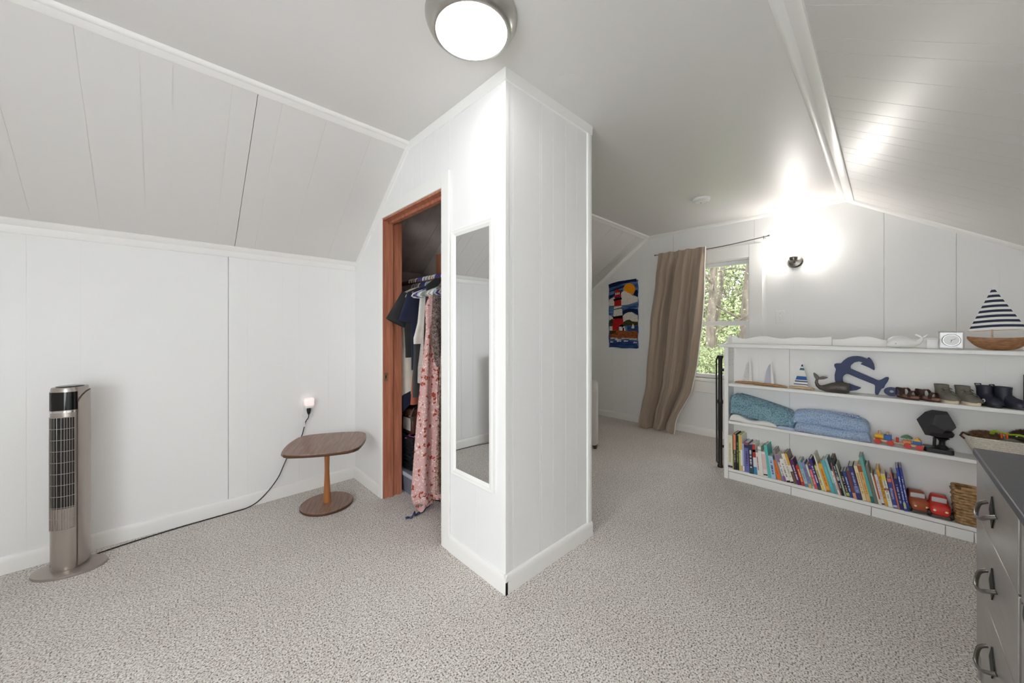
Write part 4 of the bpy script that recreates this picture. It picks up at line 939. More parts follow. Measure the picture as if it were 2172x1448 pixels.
for k in range(2, 33):
    u = k/33; MB().sphere((.008+.4*u, .012, .205-.085*u+.006*math.sin(11*u)), (.008, .012, .007), 8, 5).build('border_loop', 'teal_crochet', tl, smooth=180)
wc = on_shelf('white_throw', 'crumpled white cotton throw with blue satin end under teal blanket', 'throw', .03, .0, SH[1])
slab(wc, 'cloth', .004, .31, lambda u: rsec(-.004+.006*math.sin(14*u), .115, .001, .046+.01*math.sin(u*10)-.018*u, .02, 0, lump=.002, ph=9*u), 'white_cotton')
slab(wc, 'satin_end', .305, .415, lambda u: rsec(-.012, .1, -.006-.018*u*(1)+.0075+.018*u, .026-.004*u, .008), 'blue_satin', 12)
lb = on_shelf('light_blue_blanket', 'folded light blue crocheted blanket with scalloped edge', 'blanket', .415, .0, SH[1])
slab(lb, 'lower_fold', .02, .4, lambda u: rsec(-.016, .12, .001, .062+.004*math.sin(7*u), .03, 0, lump=.002, ph=8*u), 'sky_crochet')
slab(lb, 'upper_fold', .0, .395, lambda u: rsec(-.014+.02*(1-u), .13, .058-.012*(u < .3)*(1-u/.3), .125+.028*math.sin(math.pi*min(1, u*1.05))**.7, .03, .25, lump=.003, ph=6*u), 'sky_crochet')
for k in range(22):
    u = k/21; MB().sphere((.07+.27*u, .062, .128+.026*math.sin(math.pi*(.2+.62*u))**.7), (.0085, .013, .009), 8, 5).build('scallop', 'sky_crochet', lb, smooth=180)
for k in range(9): MB().sphere((-.002, .012+.008*k, .05+.011*k*.8), (.008, .012, .008), 8, 5).build('scallop', 'sky_crochet', lb, smooth=180)

# wooden train
for nme, c in (('toy_red', (206, 62, 46)), ('toy_yellow', (238, 186, 48)), ('toy_blue', (42, 104, 176)), ('toy_green', (62, 126, 86)), ('toy_orange', (236, 146, 100)), ('toy_beech', (226, 178, 138))): mat(nme, c, .4)
tr = on_shelf('toy_train', 'small wooden toy train in red yellow blue and green', 'toy train', .81, .03, SH[1]+.0005, -6)
for a, b_ in ((.012, .108), (.135, .222)): B('chassis', (a, .01, .014), (b_, .045, .028), 'toy_beech', tr, .003)
B('coupling', (.1, .022, .016), (.145, .032, .024), 'toy_beech', tr, .002)
for x in (.034, .088, .158, .206):
    for y in (.004, .05): MB().lathe([(.002, -.003), (.015, -.003), (.016, 0), (.015, .003), (.002, .003)], (x, y, .016), 24, axis='y').build('wheel', 'toy_red', tr)
MB().lathe([(.003, .018), (.0135, .018), (.015, .02), (.015, .058), (.0135, .06), (.003, .06)], (0, .0275, .0435), 24, axis='x').build('boiler', 'toy_yellow', tr)
for x, z0 in ((.038, .05), (.074, .055)): MB().tube([(x, .0275, z0), (x, .0275, .078)], .0062, 12).build('peg', 'toy_beech', tr)
B('cab_block', (.058, .01, .0285), (.09, .045, .06), 'toy_blue', tr, .002)
MB().tube([(.115, .0275, .024), (.115, .0275, .052)], .0062, 12).build('peg', 'toy_red', tr)
B('orange_block', (.138, .01, .0285), (.172, .045, .045), 'toy_orange', tr, .003)
for x in (.148, .16): B('post', (x, .02, .045), (x+.006, .036, .06), 'toy_beech', tr, .001)
MB().prism([(.128+.05*(k/10), .06+.014*math.sin(math.pi*k/10)) for k in range(11)]+[(.176, .058), (.13, .058)], lambda a, b, h: (a, h, b), .008, .047).build('roof', 'toy_green', tr, bevel=.0015)
B('cargo_block', (.178, .01, .0285), (.212, .045, .05), 'toy_blue', tr, .002)
MB().prism([(.178, .05), (.212, .05), (.204, .062), (.186, .062)], lambda a, b, h: (a, h, b), .012, .043).build('arch_block', 'toy_yellow', tr)
MB().tube([(.195, .0275, .058), (.195, .0275, .07)], .006, 12).build('peg', 'toy_beech', tr)

# star projector
mat('projector_black', (36, 36, 38), .35); mat('projector_face', (58, 58, 62), .28)
pj = on_shelf('star_projector', 'black faceted dodecahedron lamp on a low base', 'projector lamp', 1.085, .072, SH[1]+.0005)
MB().prism([(-.055, -.03), (-.045, -.045), (.05, -.05), (.06, -.04), (.06, .03), (.045, .04), (-.045, .04), (-.055, .03)], lambda a, b, h: (a, b, h), 0, .024).build('base', 'projector_black', pj, bevel=.003)
MB().lathe([(.03, .024), (.022, .034), (.013, .042), (.012, .062), (.02, .075), (.03, .08), (.02, .085)], (.018, 0, 0), 18).build('stem', 'projector_black', pj)
MB().tube([(-.012, -.012, .028), (-.01, -.012, .08)], .007, 8).build('knob', 'projector_black', pj)
phi = (1+5**.5)/2; dv = [(x, y, z) for x in (-1, 1) for y in (-1, 1) for z in (-1, 1)]
for a in (-1/phi, 1/phi):
    for b_ in (-phi, phi): dv += [(0, a, b_), (a, b_, 0), (b_, 0, a)]
bm = bmesh.new()
for v in dv: bm.verts.new(v)
bmesh.ops.convex_hull(bm, input=bm.verts); bmesh.ops.dissolve_limit(bm, angle_limit=R_(5), verts=bm.verts, edges=bm.edges)
me = bpy.data.meshes.new('head'); bm.to_mesh(me); bm.free(); me.materials.append(MATS['projector_face'])
hd = bpy.data.objects.new('head', me); COL.objects.link(hd); hd.parent = pj; hd.location = (-.005, -.004, .162); hd.scale = (.044, .042, .05); hd.rotation_euler = (R_(12), R_(32), R_(12))
bv = hd.modifiers.new('bevel', 'BEVEL'); bv.width = .02; bv.segments = 2
MB().lathe([(.02, 0), (.05, .012), (.055, .028), (.048, .04)], (.01, 0, .082), 12).build('cradle', 'projector_black', pj)

# coiled rope basket with plush toys and plastic toy
mat('rope_white', (228, 222, 210), .9, col2=(206, 198, 184), vscale=160)
rbk = on_shelf('rope_basket', 'white coiled rope basket at the right end of the shelf', 'basket', 1.345, .074, SH[1]+.0006)
for j in range(12):
    z = .0055+.0105*j; k = .66+.34*(j/11)**.8
    P = rrect(.168*k, .074*min(1, .8+.2*j/11), .05, 6)
    MB().tube([(x, y-.012*(j/11), z) for x, y in P+P[:1]], .0062, 7).build('rope_coil', 'rope_white', rbk, smooth=60)
MB().loft([[(x*k, y*.9-.008, z) for x, y in rrect(.15, .064, .045, 6)] for z, k in ((.002, .7), (.1, .98), (.1, .9), (.012, .62))]).build('inside', 'rope_white', rbk)
MB().tube([(-.15, -.05, .128), (-.172, -.06, .14), (-.18, -.05, .12), (-.165, -.055, .105)], .005, 8).build('leather_handle', 'leather_brown', rbk)
mat('plush_brown', (104, 84, 62), 1.0, col2=(66, 52, 38), vscale=80); mat('plush_tan', (150, 118, 86), 1.0, col2=(110, 84, 60), vscale=80)
def plush(name, label, x, y, z, r, m, n, seed):
    t = on_shelf(name, label, 'plush toy', x, y, z); rnd = random.Random(seed)
    MB().sphere((0, 0, 0), tuple(q*.85 for q in r), 18, 12).build('body', m, t, smooth=180)
    mb = MB()
    for k in range(n):
        a = rnd.uniform(0, 6.283); s = rnd.uniform(-.2, 1); c_ = math.sqrt(max(0, 1-s*s)); d = Vector((c_*math.cos(a), c_*math.sin(a), s)); p = Vector((d.x*r[0]*.82, d.y*r[1]*.82, d.z*r[2]*.82))
        e = p+(d+Vector((rnd.uniform(-.5, .5), rnd.uniform(-.5, .5), rnd.uniform(-.3, .3))))*.013; q = d.orthogonal().normalized()*.0011
        mb.add([p-q, p+q, e], [(0, 1, 2)])
    o = mb.build('fur', m, t, smooth=0); o['kind'] = 'stuff'
plush('plush_animal', 'tan furry plush animal at the left of the rope basket', 1.255, .07, SH[1]+.125, (.06, .045, .025), 'plush_tan', 1500, 3)
plush('plush_animal', 'dark brown furry plush animal at the right of the rope basket', 1.40, .085, SH[1]+.145, (.07, .045, .036), 'plush_brown', 2200, 4)
tg = on_shelf('toy_goggles', 'lime green toy goggles with orange tips in the rope basket', 'toy', 1.325, .035, SH[1]+.15, 8)
mat('lime_plastic', (170, 200, 60), .35); mat('orange_plastic', (232, 100, 40), .35)
MB().tube(smooth_path([(-.055, 0, 0), (-.05, -.012, .018), (-.03, -.012, .014), (0, -.006, .006), (.03, -.004, .008), (.055, -.002, .0)], 4), [.010]*21, 10, sq=.45).build('frame', 'lime_plastic', tg, smooth=60)
MB().tube([(.04+.018*math.cos(R_(a)), -.008, .008*math.sin(R_(a))) for a in range(0, 361, 30)], .0035, 6).build('loop', 'lime_plastic', tg)
for x in (-.03, -.012): MB().tube([(x, -.016, .012), (x+.003, -.018, -.006), (x+.004, -.014, -.014)], .004, 6).build('tip', 'orange_plastic', tg)
B('shaft', (-.01, -.012, -.012), (.09, .004, -.002), 'black_rubber', tg, .002)

# ------------------------------------------------------------------ third shelf: boats, whale, anchor, shoes
mat('driftwood', (196, 156, 112), .8, col2=(160, 118, 78), vscale=20, stretch=(2, 20, 20)); mat('pale_driftwood', (222, 202, 176), .8, col2=(190, 160, 124), vscale=20, stretch=(2, 20, 20)); mat('sail_white', (238, 236, 232), .85); mat('sail_lilac', (192, 192, 204), .85)
floral('sail_print', (232, 230, 228), (110, 106, 112), (150, 146, 150), 130, .36, .2)
def hull(t, L, m, seed, wd=.03, hh=.012):
    rnd = random.Random(seed); rings = []
    for k in range(13):
        u = k/12; w = wd/2*(math.sin(math.pi*(.06+.88*u))**.6)*(1+rnd.uniform(-.12, .12)); zz = hh*(math.sin(math.pi*(.1+.8*u))**.5)
        rings.append([(L*(u-.5), w*math.cos(2*math.pi*q/10)+rnd.uniform(-.001, .001), max(0, .5*zz+.5*zz*math.sin(2*math.pi*q/10))) for q in range(10)])
    return MB().loft(rings).build('hull', m, t, smooth=50)
def plate(t, name, pts, m, y=0, th=.0025): return MB().prism(pts, lambda a, b, h: (a, h, b), y-th/2, y+th/2).build(name, m, t, smooth=0)
b1 = on_shelf('driftwood_boat', 'driftwood sailboat with grey printed sail, leftmost on the upper shelf', 'model boat', .155, .085, SH[2]+.0004, 0, 'driftwood boats on the upper shelf')
hull(b1, .2, 'driftwood', 1, .034, .02); plate(b1, 'main_sail', [(-.048, .022), (-.006, .012), (-.008, .17), (-.018, .16), (-.034, .09)], 'sail_print'); plate(b1, 'jib', [(-.004, .012), (.014, .012), (.003, .2), (-.006, .2)], 'sail_white', .003)
b2 = on_shelf('driftwood_boat', 'driftwood sailboat with lilac grey sail, second from the left', 'model boat', .29, .055, SH[2]+.0004, -3, 'driftwood boats on the upper shelf')
hull(b2, .2, 'driftwood', 2, .036, .02); plate(b2, 'main_sail', [(-.038, .014), (.004, .012), (.0, .165), (-.012, .15), (-.026, .11)], 'sail_lilac'); plate(b2, 'jib', [(.006, .012), (.022, .012), (.006, .175), (.0, .175)], 'sail_white', .003)
b3 = on_shelf('driftwood_boat', 'pale driftwood boat with blue striped triangular sail', 'model boat', .47, .055, SH[2]+.0004, -3, 'driftwood boats on the upper shelf')
hull(b3, .14, 'pale_driftwood', 3, .036, .022)
sl_ = lambda z: (-.048+.05*(z-.02)/.155, .036-.031*((z-.02)/.155)**1.4)
sb = [(.02, 'sail_white'), (.03, 'stripe_navy'), (.036, 'sail_white'), (.05, 'stripe_navy'), (.058, 'sail_white'), (.064, 'stripe_blue'), (.09, 'sail_white'), (.12, 'sail_white'), (.132, 'stripe_teal'), (.148, 'sail_white'), (.158, 'stripe_navy'), (.172, None)]
mat('stripe_navy', (44, 62, 104), .85); mat('stripe_blue', (52, 98, 164), .85); mat('stripe_teal', (66, 120, 130), .85)
for (z0, m), (z1, _) in zip(sb, sb[1:]):
    a, b_ = sl_(z0); c_, d_ = sl_(z1); plate(b3, 'sail_stripe', [(a, z0), (b_, z0), (d_, z1), (c_, z1)], m, 0, .003)
# wooden whale
mat('dark_whale', (92, 84, 78), .4, col2=(74, 68, 62), vscale=40)
wh = on_shelf('wooden_whale', 'dark grey carved wooden whale with raised tail', 'figurine', .535, .04, SH[2]+.0005)
sp_ = [(.183, .034, .004, .012), (.18, .034, .028, .026), (.165, .035, .036, .03), (.13, .036, .037, .031), (.095, .032, .031, .028), (.06, .024, .022, .022), (.036, .026, .015, .016), (.022, .038, .011, .012), (.016, .056, .009, .01), (.018, .07, .008, .009), (.02, .08, .006, .007)]
rings = []
for k, (x, z, rz_, ry_) in enumerate(sp_):
    a, b_ = sp_[max(0, k-1)], sp_[min(len(sp_)-1, k+1)]; tx, tz = b_[0]-a[0], b_[1]-a[1]; l = math.hypot(tx, tz); nx_, nz_ = -tz/l, tx/l
    if k < 5: nx_, nz_ = 0, 1 if nz_ > 0 else -1
    rings.append([(x+nx_*rz_*math.sin(2*math.pi*q/20), ry_*math.cos(2*math.pi*q/20), max(.001, z+nz_*rz_*math.sin(2*math.pi*q/20))) for q in range(20)])
MB().loft(rings).build('body', 'dark_whale', wh, smooth=70)
def fl(pts, yo):
    return MB().prism(pts, lambda a, b, h: (a, h, b), -.004+yo, .004+yo).build('fluke', 'dark_whale', wh, bevel=.002)
fl([(.012, .08), (.004, .095), (.0, .115), (.003, .124), (.012, .118), (.026, .105), (.032, .092), (.028, .078)], 0)
fl([(.022, .076), (.03, .094), (.05, .102), (.066, .1), (.078, .095), (.06, .084), (.042, .08)], -.006)
MB().tube([(.11, -.032, .022), (.14, -.033, .018), (.172, -.028, .017)], .0012, 5).build('mouth', 'dark_hole', wh)
MB().sphere((.118, -.0305, .032), .003, 8, 6).build('eye', 'dark_hole', wh)
# anchor
mat('anchor_navy', (50, 60, 100), .55, bump=.1)
an = on_shelf('wooden_anchor', 'navy blue wooden anchor leaning on its side behind the whale', 'anchor', YS-.25, .102, SH[2]+.002)
AP = [(.002,.176),(.004,.183),(.014,.187),(.035,.188),(.05,.21),(.069,.229),(.092,.239),(.117,.241),(.139,.236),(.16,.226),(.165,.235),(.17,.235),(.181,.219),(.191,.195),(.195,.17),(.194,.158),(.189,.156),(.169,.171),(.13,.19),(.139,.201),(.123,.207),(.102,.2),(.086,.182),(.081,.169),(.083,.157),(.141,.127),(.212,.092),(.223,.098),(.244,.117),(.255,.118),(.257,.108),(.252,.09),(.242,.07),(.235,.048),(.229,.044),(.223,.038),(.21,.002),(.2,.001),(.195,.012),(.196,.057),(.191,.065),(.121,.097),(.073,.121),(.063,.122),(.05,.11),(.044,.095),(.045,.069),(.056,.059),(.076,.059),(.1,.049),(.131,.039),(.131,.033),(.111,.019),(.075,.009),(.05,.015),(.027,.03),(.011,.051),(.005,.077),(.004,.109),(.011,.148),(.003,.166)]
MB().prism(AP, lambda a, b, h: (a, h, b), -.006, .006).build('body', 'anchor_navy', an, smooth=30, bevel=.0015)
ro = [(.034*math.cos(R_(a)), .027*math.sin(R_(a))) for a in range(0, 360, 12)]; ri = [(.0095*math.cos(R_(a)), .0085*math.sin(R_(a))) for a in range(0, 360, 12)]
mb = MB(); n = len(ro); vs = [(.2685+x, h, .0285+z) for h in (-.0061, .0061) for P in (ro, ri) for x, z in P]
fs = []
for i in range(n):
    j = (i+1) % n; fs += [(i, j, n+j, n+i), (2*n+i, 3*n+i, 3*n+j, 2*n+j), (i, 2*n+i, 2*n+j, j), (n+i, n+j, 3*n+j, 3*n+i)]
mb.add(vs, fs); mb.build('ring', 'anchor_navy', an, smooth=30)

# shoes: toe towards -y
def sole_pts(L, W, n=28, tw=1.0):
    out = []
    for k in range(n):
        a = 2*math.pi*k/n; y = -L/2*math.cos(a); u = (y+L/2)/L
        w = W/2*interp(u, [(0, .72), (.25, 1.0), (.55, .8), (.8, .78), (1, .7)]); out.append((w*math.sin(a)*(abs(math.sin(a))**-.25 if abs(math.sin(a)) > .01 else 1), y))
    return out
def scale2(P, k): return [(x*k, y*k) for x, y in P]
def upper(L, W, z0, heights, n=18):
    rings = []
    for u, hz, wk in heights:
        y = -L/2+L*u; w = W/2*wk; ring = []
        for q in range(n+1):
            a = math.pi*q/n; ring.append((w*math.cos(a)*(1 if hz > 0 else 1), y, z0+hz*math.sin(a)**.75))
        rings.append(ring)
    return rings
mat('sandal_brown', (72, 48, 40), .6); mat('cork', (150, 112, 90), .8, bump=.4, bscale=300); mat('sandal_red', (158, 52, 46), .6)
def sandal(label, x, rz):
    t = on_shelf('sandal', label, 'sandal', x, .07, SH[2]+.0005, rz, 'children shoes on the upper shelf'); L, W = .125, .058
    P = sole_pts(L, W)
    MB().loft([[(a*k, b*k, z) for a, b in P] for z, k in ((0, .96), (.004, 1), (.010, 1))]).build('sole', 'sandal_brown', t, smooth=40)
    MB().loft([[(a*k, b*k, z) for a, b in P] for z, k in ((.010, .98), (.02, .97), (.021, .9))]).build('footbed', 'cork', t, smooth=40)
    for y, hz, w_, yd in ((-.03, .034, .02, .008), (.012, .046, .018, .004)):
        def g(u, v, y=y, hz=hz, w_=w_, yd=yd):
            a = math.pi*u; return (W*.5*math.cos(a)*1.02, y+(v-.5)*w_+yd*math.cos(a), .014+hz*math.sin(a)**.8)
        MB().grid(g, 18, 3, (0, .001, .003)).build('strap', 'sandal_brown', t, smooth=60)
        MB().grid(lambda u, v, g=g: (g(.12+.35*u, .5+.3*(v-.5))[0]*1.03, g(.12+.35*u, .3)[1]-.004+.006*v, g(.12+.35*u, .5)[2]+.004), 8, 2, (0, 0, .002)).build('red_trim', 'sandal_red', t, smooth=60)
    def hc(u, v):
        a = R_(20+140*u); return (W*.42*math.cos(a), .03+.032*math.sin(a), .018+.042*v*(1-.2*abs(u-.5)))
    MB().grid(hc, 16, 4, (0, .003, 0)).build('heel_cup', 'sandal_brown', t, smooth=60)
sandal('left brown strappy sandal with red trim', .97, 42); sandal('right brown strappy sandal with red trim', 1.05, 42)
mat('canvas_grey', (118, 114, 102), .85, bump=.4, bscale=600); mat('rubber_cream', (230, 216, 190), .6); mat('canvas_dark', (84, 80, 72), .85)
def sneaker(label, x, rz):
    t = on_shelf('sneaker', label, 'shoe', x, .072, SH[2]+.0005, rz, 'children shoes on the upper shelf'); L, W = .13, .06
    P = sole_pts(L, W)
    MB().loft([[(a*k, b*k, z) for a, b in P] for z, k in ((0, .97), (.003, 1), (.016, 1), (.018, .97))]).build('sole', 'rubber_cream', t, smooth=40)
    MB().loft(upper(L, W, .016, [(.02, .012, .5), (.08, .024, .85), (.2, .03, .96), (.35, .036, .92), (.45, .05, .86), (.56, .068, .84)]), cap=True, closed=True).build('vamp', 'canvas_grey', t, smooth=60)
    rg = []
    for z, y0_, y1_, w in ((.016, -.01, .062, .054), (.04, -.006, .062, .05), (.07, -.002, .062, .05), (.094, .0, .066, .054), (.098, .002, .066, .054), (.098, .008, .06, .044), (.05, .01, .056, .036)):
        rg.append([(w/2*math.cos(2*math.pi*q/20), (y0_+y1_)/2+(y1_-y0_)/2*math.sin(2*math.pi*q/20), z) for q in range(20)])
    MB().loft(rg).build('collar', 'canvas_grey', t, smooth=60)
    MB().grid(lambda u, v: (-.016+.032*u, -.012+.028*v, .052+.04*v+.003*math.sin(u*3.1)), 6, 6, (0, .003, 0)).build('tongue', 'canvas_dark', t, smooth=60)
    for k in range(3):
        z = .044+.016*k; y = -.018+.009*k
        MB().grid(lambda u, v, z=z, y=y: (-.027+.054*u, y+.009*v-.004*math.sin(math.pi*u), z+.012*math.sin(math.pi*u)-.004), 12, 2, (0, 0, .0025)).build('strap', 'canvas_grey', t, smooth=60)
    MB().tube(smooth_path([(-.02, -.014, .058), (0, -.02, .066), (.02, -.014, .058), (.026, -.03, .04), (.024, -.04, .026)], 3), .0022, 6).build('lace', 'canvas_grey', t)
sneaker('left olive grey canvas high top with cream sole', 1.12, 32); sneaker('right olive grey canvas high top with cream sole', 1.196, 32)
mat('boot_navy', (42, 42, 58), .45); mat('boot_sole', (44, 46, 50), .55)
def boot(label, x, rz, badge):
    t = on_shelf('rain_boot', label, 'boot', x, .075, SH[2]+.0005, rz, 'children shoes on the upper shelf'); L, W = .13, .06
    P = sole_pts(L, W)
    MB().loft([[(a*k, b*k, z) for a, b in P] for z, k in ((0, .97), (.003, 1), (.014, 1), (.016, .97))]).build('sole', 'boot_sole', t, smooth=40)
    MB().loft(upper(L, W, .014, [(.02, .014, .5), (.08, .028, .86), (.2, .036, .97), (.35, .042, .92), (.48, .056, .84), (.56, .07, .8)])).build('foot', 'boot_navy', t, smooth=60)
    rg = []
    for z, y0_, y1_, w in ((.014, -.012, .062, .054), (.05, -.006, .062, .052), (.085, -.004, .062, .054), (.103, -.006, .066, .058), (.107, -.006, .066, .058), (.107, .0, .06, .05), (.04, .004, .054, .04)):
        rg.append([(w/2*math.cos(2*math.pi*q/24), (y0_+y1_)/2+(y1_-y0_)/2*math.sin(2*math.pi*q/24), z) for q in range(24)])
    MB().loft(rg).build('shaft', 'boot_navy', t, smooth=60)
    MB().tube([(-.01, .066, .095), (-.012, .072, .112), (.012, .072, .112), (.01, .066, .095)], .003, 6).build('pull_loop', 'boot_navy', t)
    if badge:
        MB().lathe([(.0095, 0), (.0095, -.0012), (.0085, -.0016), (.001, -.0016)], (-.0285, -.012, .03), 20, axis='x').build('badge', 'white_plastic', t)
        MB().box((-.0309, -.0165, .0285), (-.0299, -.0075, .0315)).box((-.0309, -.0135, .0245), (-.0299, -.0105, .0285)).box((-.0309, -.0145, .0335), (-.0299, -.0095, .0355)).build('badge_emblem', 'boot_sole', t)
boot('left navy rubber boot with white round badge', 1.268, 26, True); boot('right navy rubber boot toe pointing right', 1.335, 48, False)
pf = on_shelf('picture_frame', 'black picture frame standing at the right end of the upper shelf', 'picture frame', 1.375, .06, SH[2]+.0005)
for x in (0, .125): B('frame_side', (x, 0, 0), (x+.012, .012, .18), 'black_rubber', pf, .002)
for z in (0, .168): B('frame_rail', (.012, 0, z), (.125, .012, z+.012), 'black_rubber', pf, .002)
B('picture', (.012, .004, .012), (.125, .009, .168), mat('photo_grey', (150, 148, 144), .4), pf, 0)

# ------------------------------------------------------------------ top of the bookcase
TZ = 1.0445
mat('ceramic_white', (242, 242, 240), .3)
ww = on_shelf('whale_figurine', 'glossy white ceramic whale on top of the bookcase', 'figurine', .88, .06, TZ)
sp_ = [(.002, .022, .012, .014), (.008, .03, .026, .026), (.03, .036, .035, .032), (.06, .038, .037, .034), (.09, .033, .031, .028), (.115, .028, .022, .02), (.132, .034, .014, .012), (.142, .046, .010, .009), (.146, .058, .007, .008), (.147, .066, .005, .006)]
rings = []
for k, (x, z, rz_, ry_) in enumerate(sp_):
    a, b_ = sp_[max(0, k-1)], sp_[min(len(sp_)-1, k+1)]; tx, tz = b_[0]-a[0], b_[1]-a[1]; l = math.hypot(tx, tz); nx_, nz_ = -tz/l, tx/l
    if k < 5: nx_, nz_ = 0, 1
    rings.append([(x+nx_*rz_*math.sin(2*math.pi*q/20), ry_*math.cos(2*math.pi*q/20), max(.0005, z+nz_*rz_*math.sin(2*math.pi*q/20))) for q in range(20)])
MB().loft(rings).build('body', 'ceramic_white', ww, smooth=70)
for pts, yo in (([(.143, .06), (.13, .07), (.118, .078), (.124, .084), (.14, .076), (.15, .066)], .0), ([(.145, .062), (.152, .072), (.166, .084), (.17, .078), (.158, .066)], .0)):
    MB().prism(pts, lambda a, b, h: (a, h, b), -.005, .005).build('fluke', 'ceramic_white', ww, bevel=.002)
MB().sphere((.04, -.033, .026), .002, 8, 6).build('eye', 'dark_hole', ww)
cbx = on_shelf('white_card', 'small plain white card box behind the ceramic whale', 'box', 1.046, .075, TZ)
B('box', (0, 0, 0), (.042, .03, .05), 'white_plastic', cbx, .001); B('lid', (-.001, -.001, .04), (.043, .031, .0515), 'white_plastic', cbx, .001)
gm = bpy.data.materials.new('crystal'); gm.use_nodes = True; q_ = gm.node_tree.nodes['Principled BSDF']; q_.inputs['Transmission Weight'].default_value = 1; q_.inputs['Roughness'].default_value = .03; q_.inputs['IOR'].default_value = 1.45; q_.inputs['Base Color'].default_value = (.96, .97, .97, 1); MATS['crystal'] = gm
gc = on_shelf('crystal_clock', 'square clear crystal desk clock with round silver dial', 'clock', 1.135, .06, TZ)
B('block', (-.048, -.014, .001), (.048, .018, .1), 'crystal', gc, .007, 3)
MB().lathe([(.034, 0), (.035, -.003), (.032, -.005), (.031, -.002), (.002, -.002)], (0, -.0145, .05), 32, axis='y').build('bezel', 'chrome', gc)
MB().lathe([(.0305, 0), (.0305, -.0035), (.002, -.0038)], (0, -.0145, .05), 32, axis='y').build('dial', 'white_plastic', gc)
for a, l in ((60, .018), (190, .013)): MB().tube([(0, -.0188, .05), (l*math.sin(R_(a)), -.0188, .05+l*math.cos(R_(a)))], .0008, 4).build('hand', 'rod_metal', gc)
MB().lathe([(.0025, 0), (.0025, -.0012), (.001, -.0014)], (0, -.0185, .05), 10, axis='y').build('hub', 'rod_metal', gc)
# striped sailboat
wood('teak', (168, 122, 82), (132, 90, 58), (3, 12, 12), 12, .45)
sbt = on_shelf('sailboat_model', 'large model sailboat with navy striped sail and wooden hull', 'model boat', 1.295, .05, TZ)
rings = []
for k in range(17):
    u = k/16; w = .034*(math.sin(math.pi*(.03+.94*u))**.6); top = .072-.006*math.sin(math.pi*u); bot = .0+.06*abs(2*u-1)**3.2
    rings.append([(-.105+.21*u, w*(1 if s > 0 else -1)*kk, z) for s, kk, z in ((1, 1, top), (1, .95, top*.6+bot*.4), (1, .6, top*.2+bot*.8), (1, .15, bot), (-1, .15, bot), (-1, .6, top*.2+bot*.8), (-1, .95, top*.6+bot*.4), (-1, 1, top))])
MB().loft(rings).build('hull', 'teak', sbt, smooth=50)
MB().tube([(-.02, 0, .066), (-.02, 0, .33)], .0035, 8).build('mast', 'pale_driftwood', sbt)
mat('sail_navy', (44, 50, 74), .85)
zb, zt = .105, .336; ns = 17
def sail_edge(f): return (-.102+.082*f, .088-.106*f)
for k in range(ns):
    f0, f1 = k/ns, (k+1)/ns
    def g(u, v, f0=f0, f1=f1):
        f = f0+(f1-f0)*v; a, b_ = sail_edge(f); x = a+(b_-a)*u
        return (x, -.012-.014*math.sin(math.pi*u)*(1-f), zb+(zt-zb)*f+.012*(u-.5)*(1-f)+.006*math.sin(math.pi*u)*(1-f))
    MB().grid(g, 14, 2, (0, .0015, 0)).build('sail_stripe', 'sail_navy' if k % 2 == 1 and k > 0 else 'sail_white', sbt, smooth=60)
MB().tube([(-.104, -.012, .1), (.09, -.012, .112)], .002, 6).build('boom', 'pale_driftwood', sbt)
MB().tube([(.088, -.012, .112), (.1, -.005, .085), (.103, 0, .072)], .0012, 5).build('rigging', 'grey_plastic', sbt)
MB().lathe([(.005, 0), (.005, -.002), (.002, -.002)], (.09, -.013, .112), 10, axis='y').build('grommet', 'rod_metal', sbt)
gu = on_shelf('bird_figurine', 'small grey and white bird figurine right of the sailboat', 'figurine', 1.42, .07, TZ)
MB().tube([(0, 0, 0), (0, 0, .1)], .003, 8).build('stand', 'pale_driftwood', gu)
MB().lathe([(.001, -.045), (.012, -.03), (.016, 0), (.012, .025), (.009, .032), (.011, .04), (.006, .05), (.001, .058)], (0, 0, .115), 14, axis='x').build('body', 'sail_white', gu)
for s in (-1, 1): MB().sphere((-.008, s*.014, .118), (.028, .004, .009), 10, 6).build('wing', 'grey_plastic', gu)

# ================================================================== dresser
mat('dresser_paint', (168, 163, 160), .28, .5, var=.12, vscale=5, stretch=(1.5, 1, 6)); mat('dresser_top', (72, 72, 80), .38, var=.15, vscale=60); mat('iron_black', (14, 13, 13), .5); mat('pull_steel', (128, 124, 120), .22, .95)
DX0, DX1, DYF, DYB, DH = .80, 1.836, -.193, -.63, .78
dr = thing('dresser', 'grey metallic painted dresser with dark top at the right edge', 'dresser', (DX0, DYF, 0), 0)
DL = DX1-DX0; DD = DYF-DYB
B('top', (-.006, -DD, DH-.02), (DL+.006, .006, DH), 'dresser_top', dr, .003)
B('carcass', (0.0, -DD+.003, .07), (DL, -.018, DH-.0205), 'dresser_paint', dr, .002)
for x in (.0, DL-.026): B('stile', (x, -.0178, .07), (x+.026, -.001, DH-.021), 'dresser_paint', dr, .003)
B('stile', (DL-.548, -.0178, .07), (DL-.53, -.004, DH-.021), 'iron_black', dr, .001)  # black strip painted as the shaded gap between the drawer columns
for x, y in ((.02, -.06), (DL-.06, -.06), (.02, -DD+.03), (DL-.06, -DD+.03)):
    MB().loft([[(x+.02+s*a, y+t_*a, z) for s, t_ in ((-1, -1), (1, -1), (1, 1), (-1, 1))] for z, a in ((0, .014), (.07, .022))]).build('foot', 'dresser_paint', dr, smooth=0)
B('apron', (.03, -.02, .07), (DL-.03, -.006, .165), 'dresser_paint', dr, .002)
rows = [(.587, .757), (.382, .583), (.172, .378)]
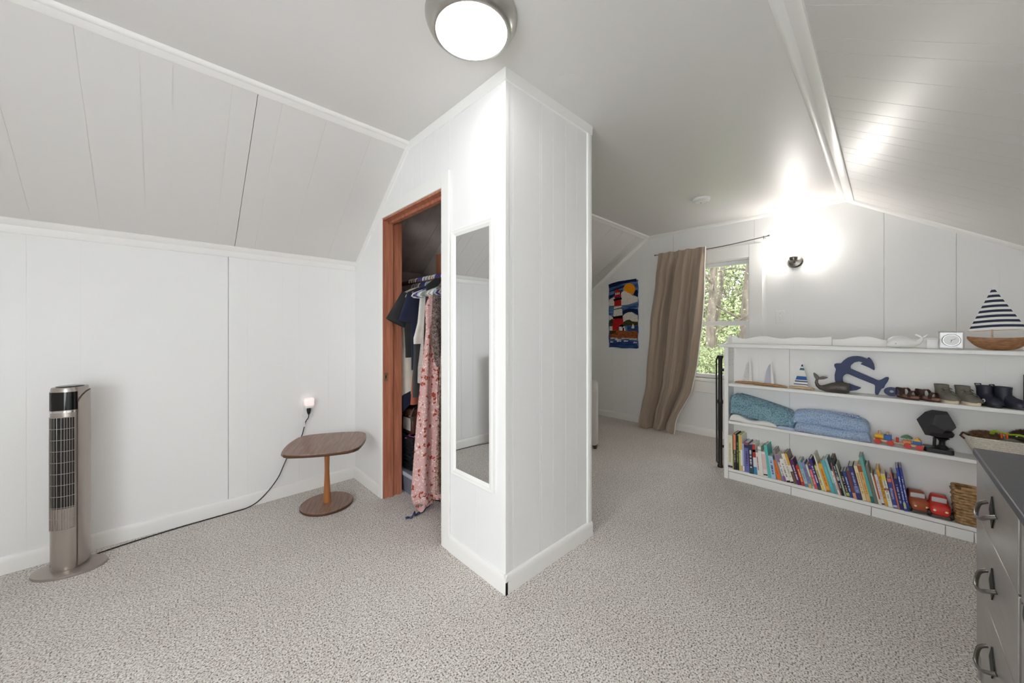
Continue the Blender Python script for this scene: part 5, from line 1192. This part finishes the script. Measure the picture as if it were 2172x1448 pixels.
def drawer(x0, x1, z0, z1, hx):
    d = B('drawer', (x0, -.0176, z0+.0002), (x1, .0, z1-.0002), 'dresser_paint', dr, .0018, 2)
    zc = (z0+z1)/2
    p = MB().prism([(hx-.032, zc-.004), (hx, zc-.044), (hx+.032, zc-.004), (hx, zc+.04)], lambda a, b, h: (a, h, b), .0002, .003).build('handle_plate', 'iron_black', d, smooth=0)
    MB().tube(smooth_path([(hx-.06, .002, zc+.006), (hx-.054, .016, zc-.002), (hx-.03, .024, zc-.016), (hx, .027, zc-.021), (hx+.03, .024, zc-.016), (hx+.054, .016, zc-.002), (hx+.06, .002, zc+.006)], 4), .0042, 8, sq=1.3).build('pull', 'pull_steel', d, smooth=60)
for z0, z1 in rows:
    drawer(DL-.524, DL-.03, z0, z1, DL-.262)
    drawer(.03, DL-.552, z0, z1, .255)

# ================================================================== armchair behind the closet, only its arm shows
mat('pale_fabric', (206, 204, 198), .95, bump=.3, bscale=500, sheen=.2)
ac = thing('armchair', 'pale grey upholstered armchair mostly hidden behind the closet', 'armchair', (3.0, 1.925, 0), 33)
def cushion(name, lo, hi, r): return B(name, lo, hi, 'pale_fabric', ac, r, 5)
cushion('arm', (0, 0, .03), (.66, .1, .592), .04); cushion('arm', (0, .5, .03), (.66, .6, .592), .04)
cushion('backrest', (.5, .1, .2), (.66, .5, .8), .05); cushion('seat_cushion', (-.012, .102, .27), (.5, .498, .43), .045)
cushion('seat_base', (.012, .1, .05), (.56, .5, .265), .015)
for x in (.04, .6):
    for y in (.03, .55): MB().tube([(x, y, 0), (x, y, .035)], [.014, .02], 10).build('leg', 'walnut_edge', ac)

# ================================================================== black metal bed end behind the bookcase
mat('bed_iron', (40, 38, 37), .4, .3)
bp_ = thing('black_metal_bedstead', 'black metal bed end post standing behind the bookcase', 'bed frame', (3.37, .975, 0))
MB().lathe([(.021, 0), (.022, .012), (.017, .025), (.016, .3), (.0175, .31), (.0175, .53), (.021, .54), (.021, .56), (.0165, .575), (.0155, .9), (.019, .915), (.023, .93), (.021, .94), (.006, .945)], n=18).build('post', 'bed_iron', bp_)
MB().lathe([(.021, 0), (.022, .012), (.017, .025), (.0155, .9), (.019, .915), (.023, .93), (.006, .945)], (0, -.86, 0), 18).build('post', 'bed_iron', bp_)
for z in (.18, .82): MB().tube([(0, 0, z), (0, -.86, z)], .011, 10).build('rail', 'bed_iron', bp_)
for k in range(1, 8): MB().tube([(0, -.1075*k, .18), (0, -.1075*k, .82)], .006, 8).build('spindle', 'bed_iron', bp_)
MB().tube([(.0, .012, .03), (.0, .026, .04), (.0, .03, .9), (.0, .02, .93)], .0065, 8).build('side_bar', 'bed_iron', bp_)
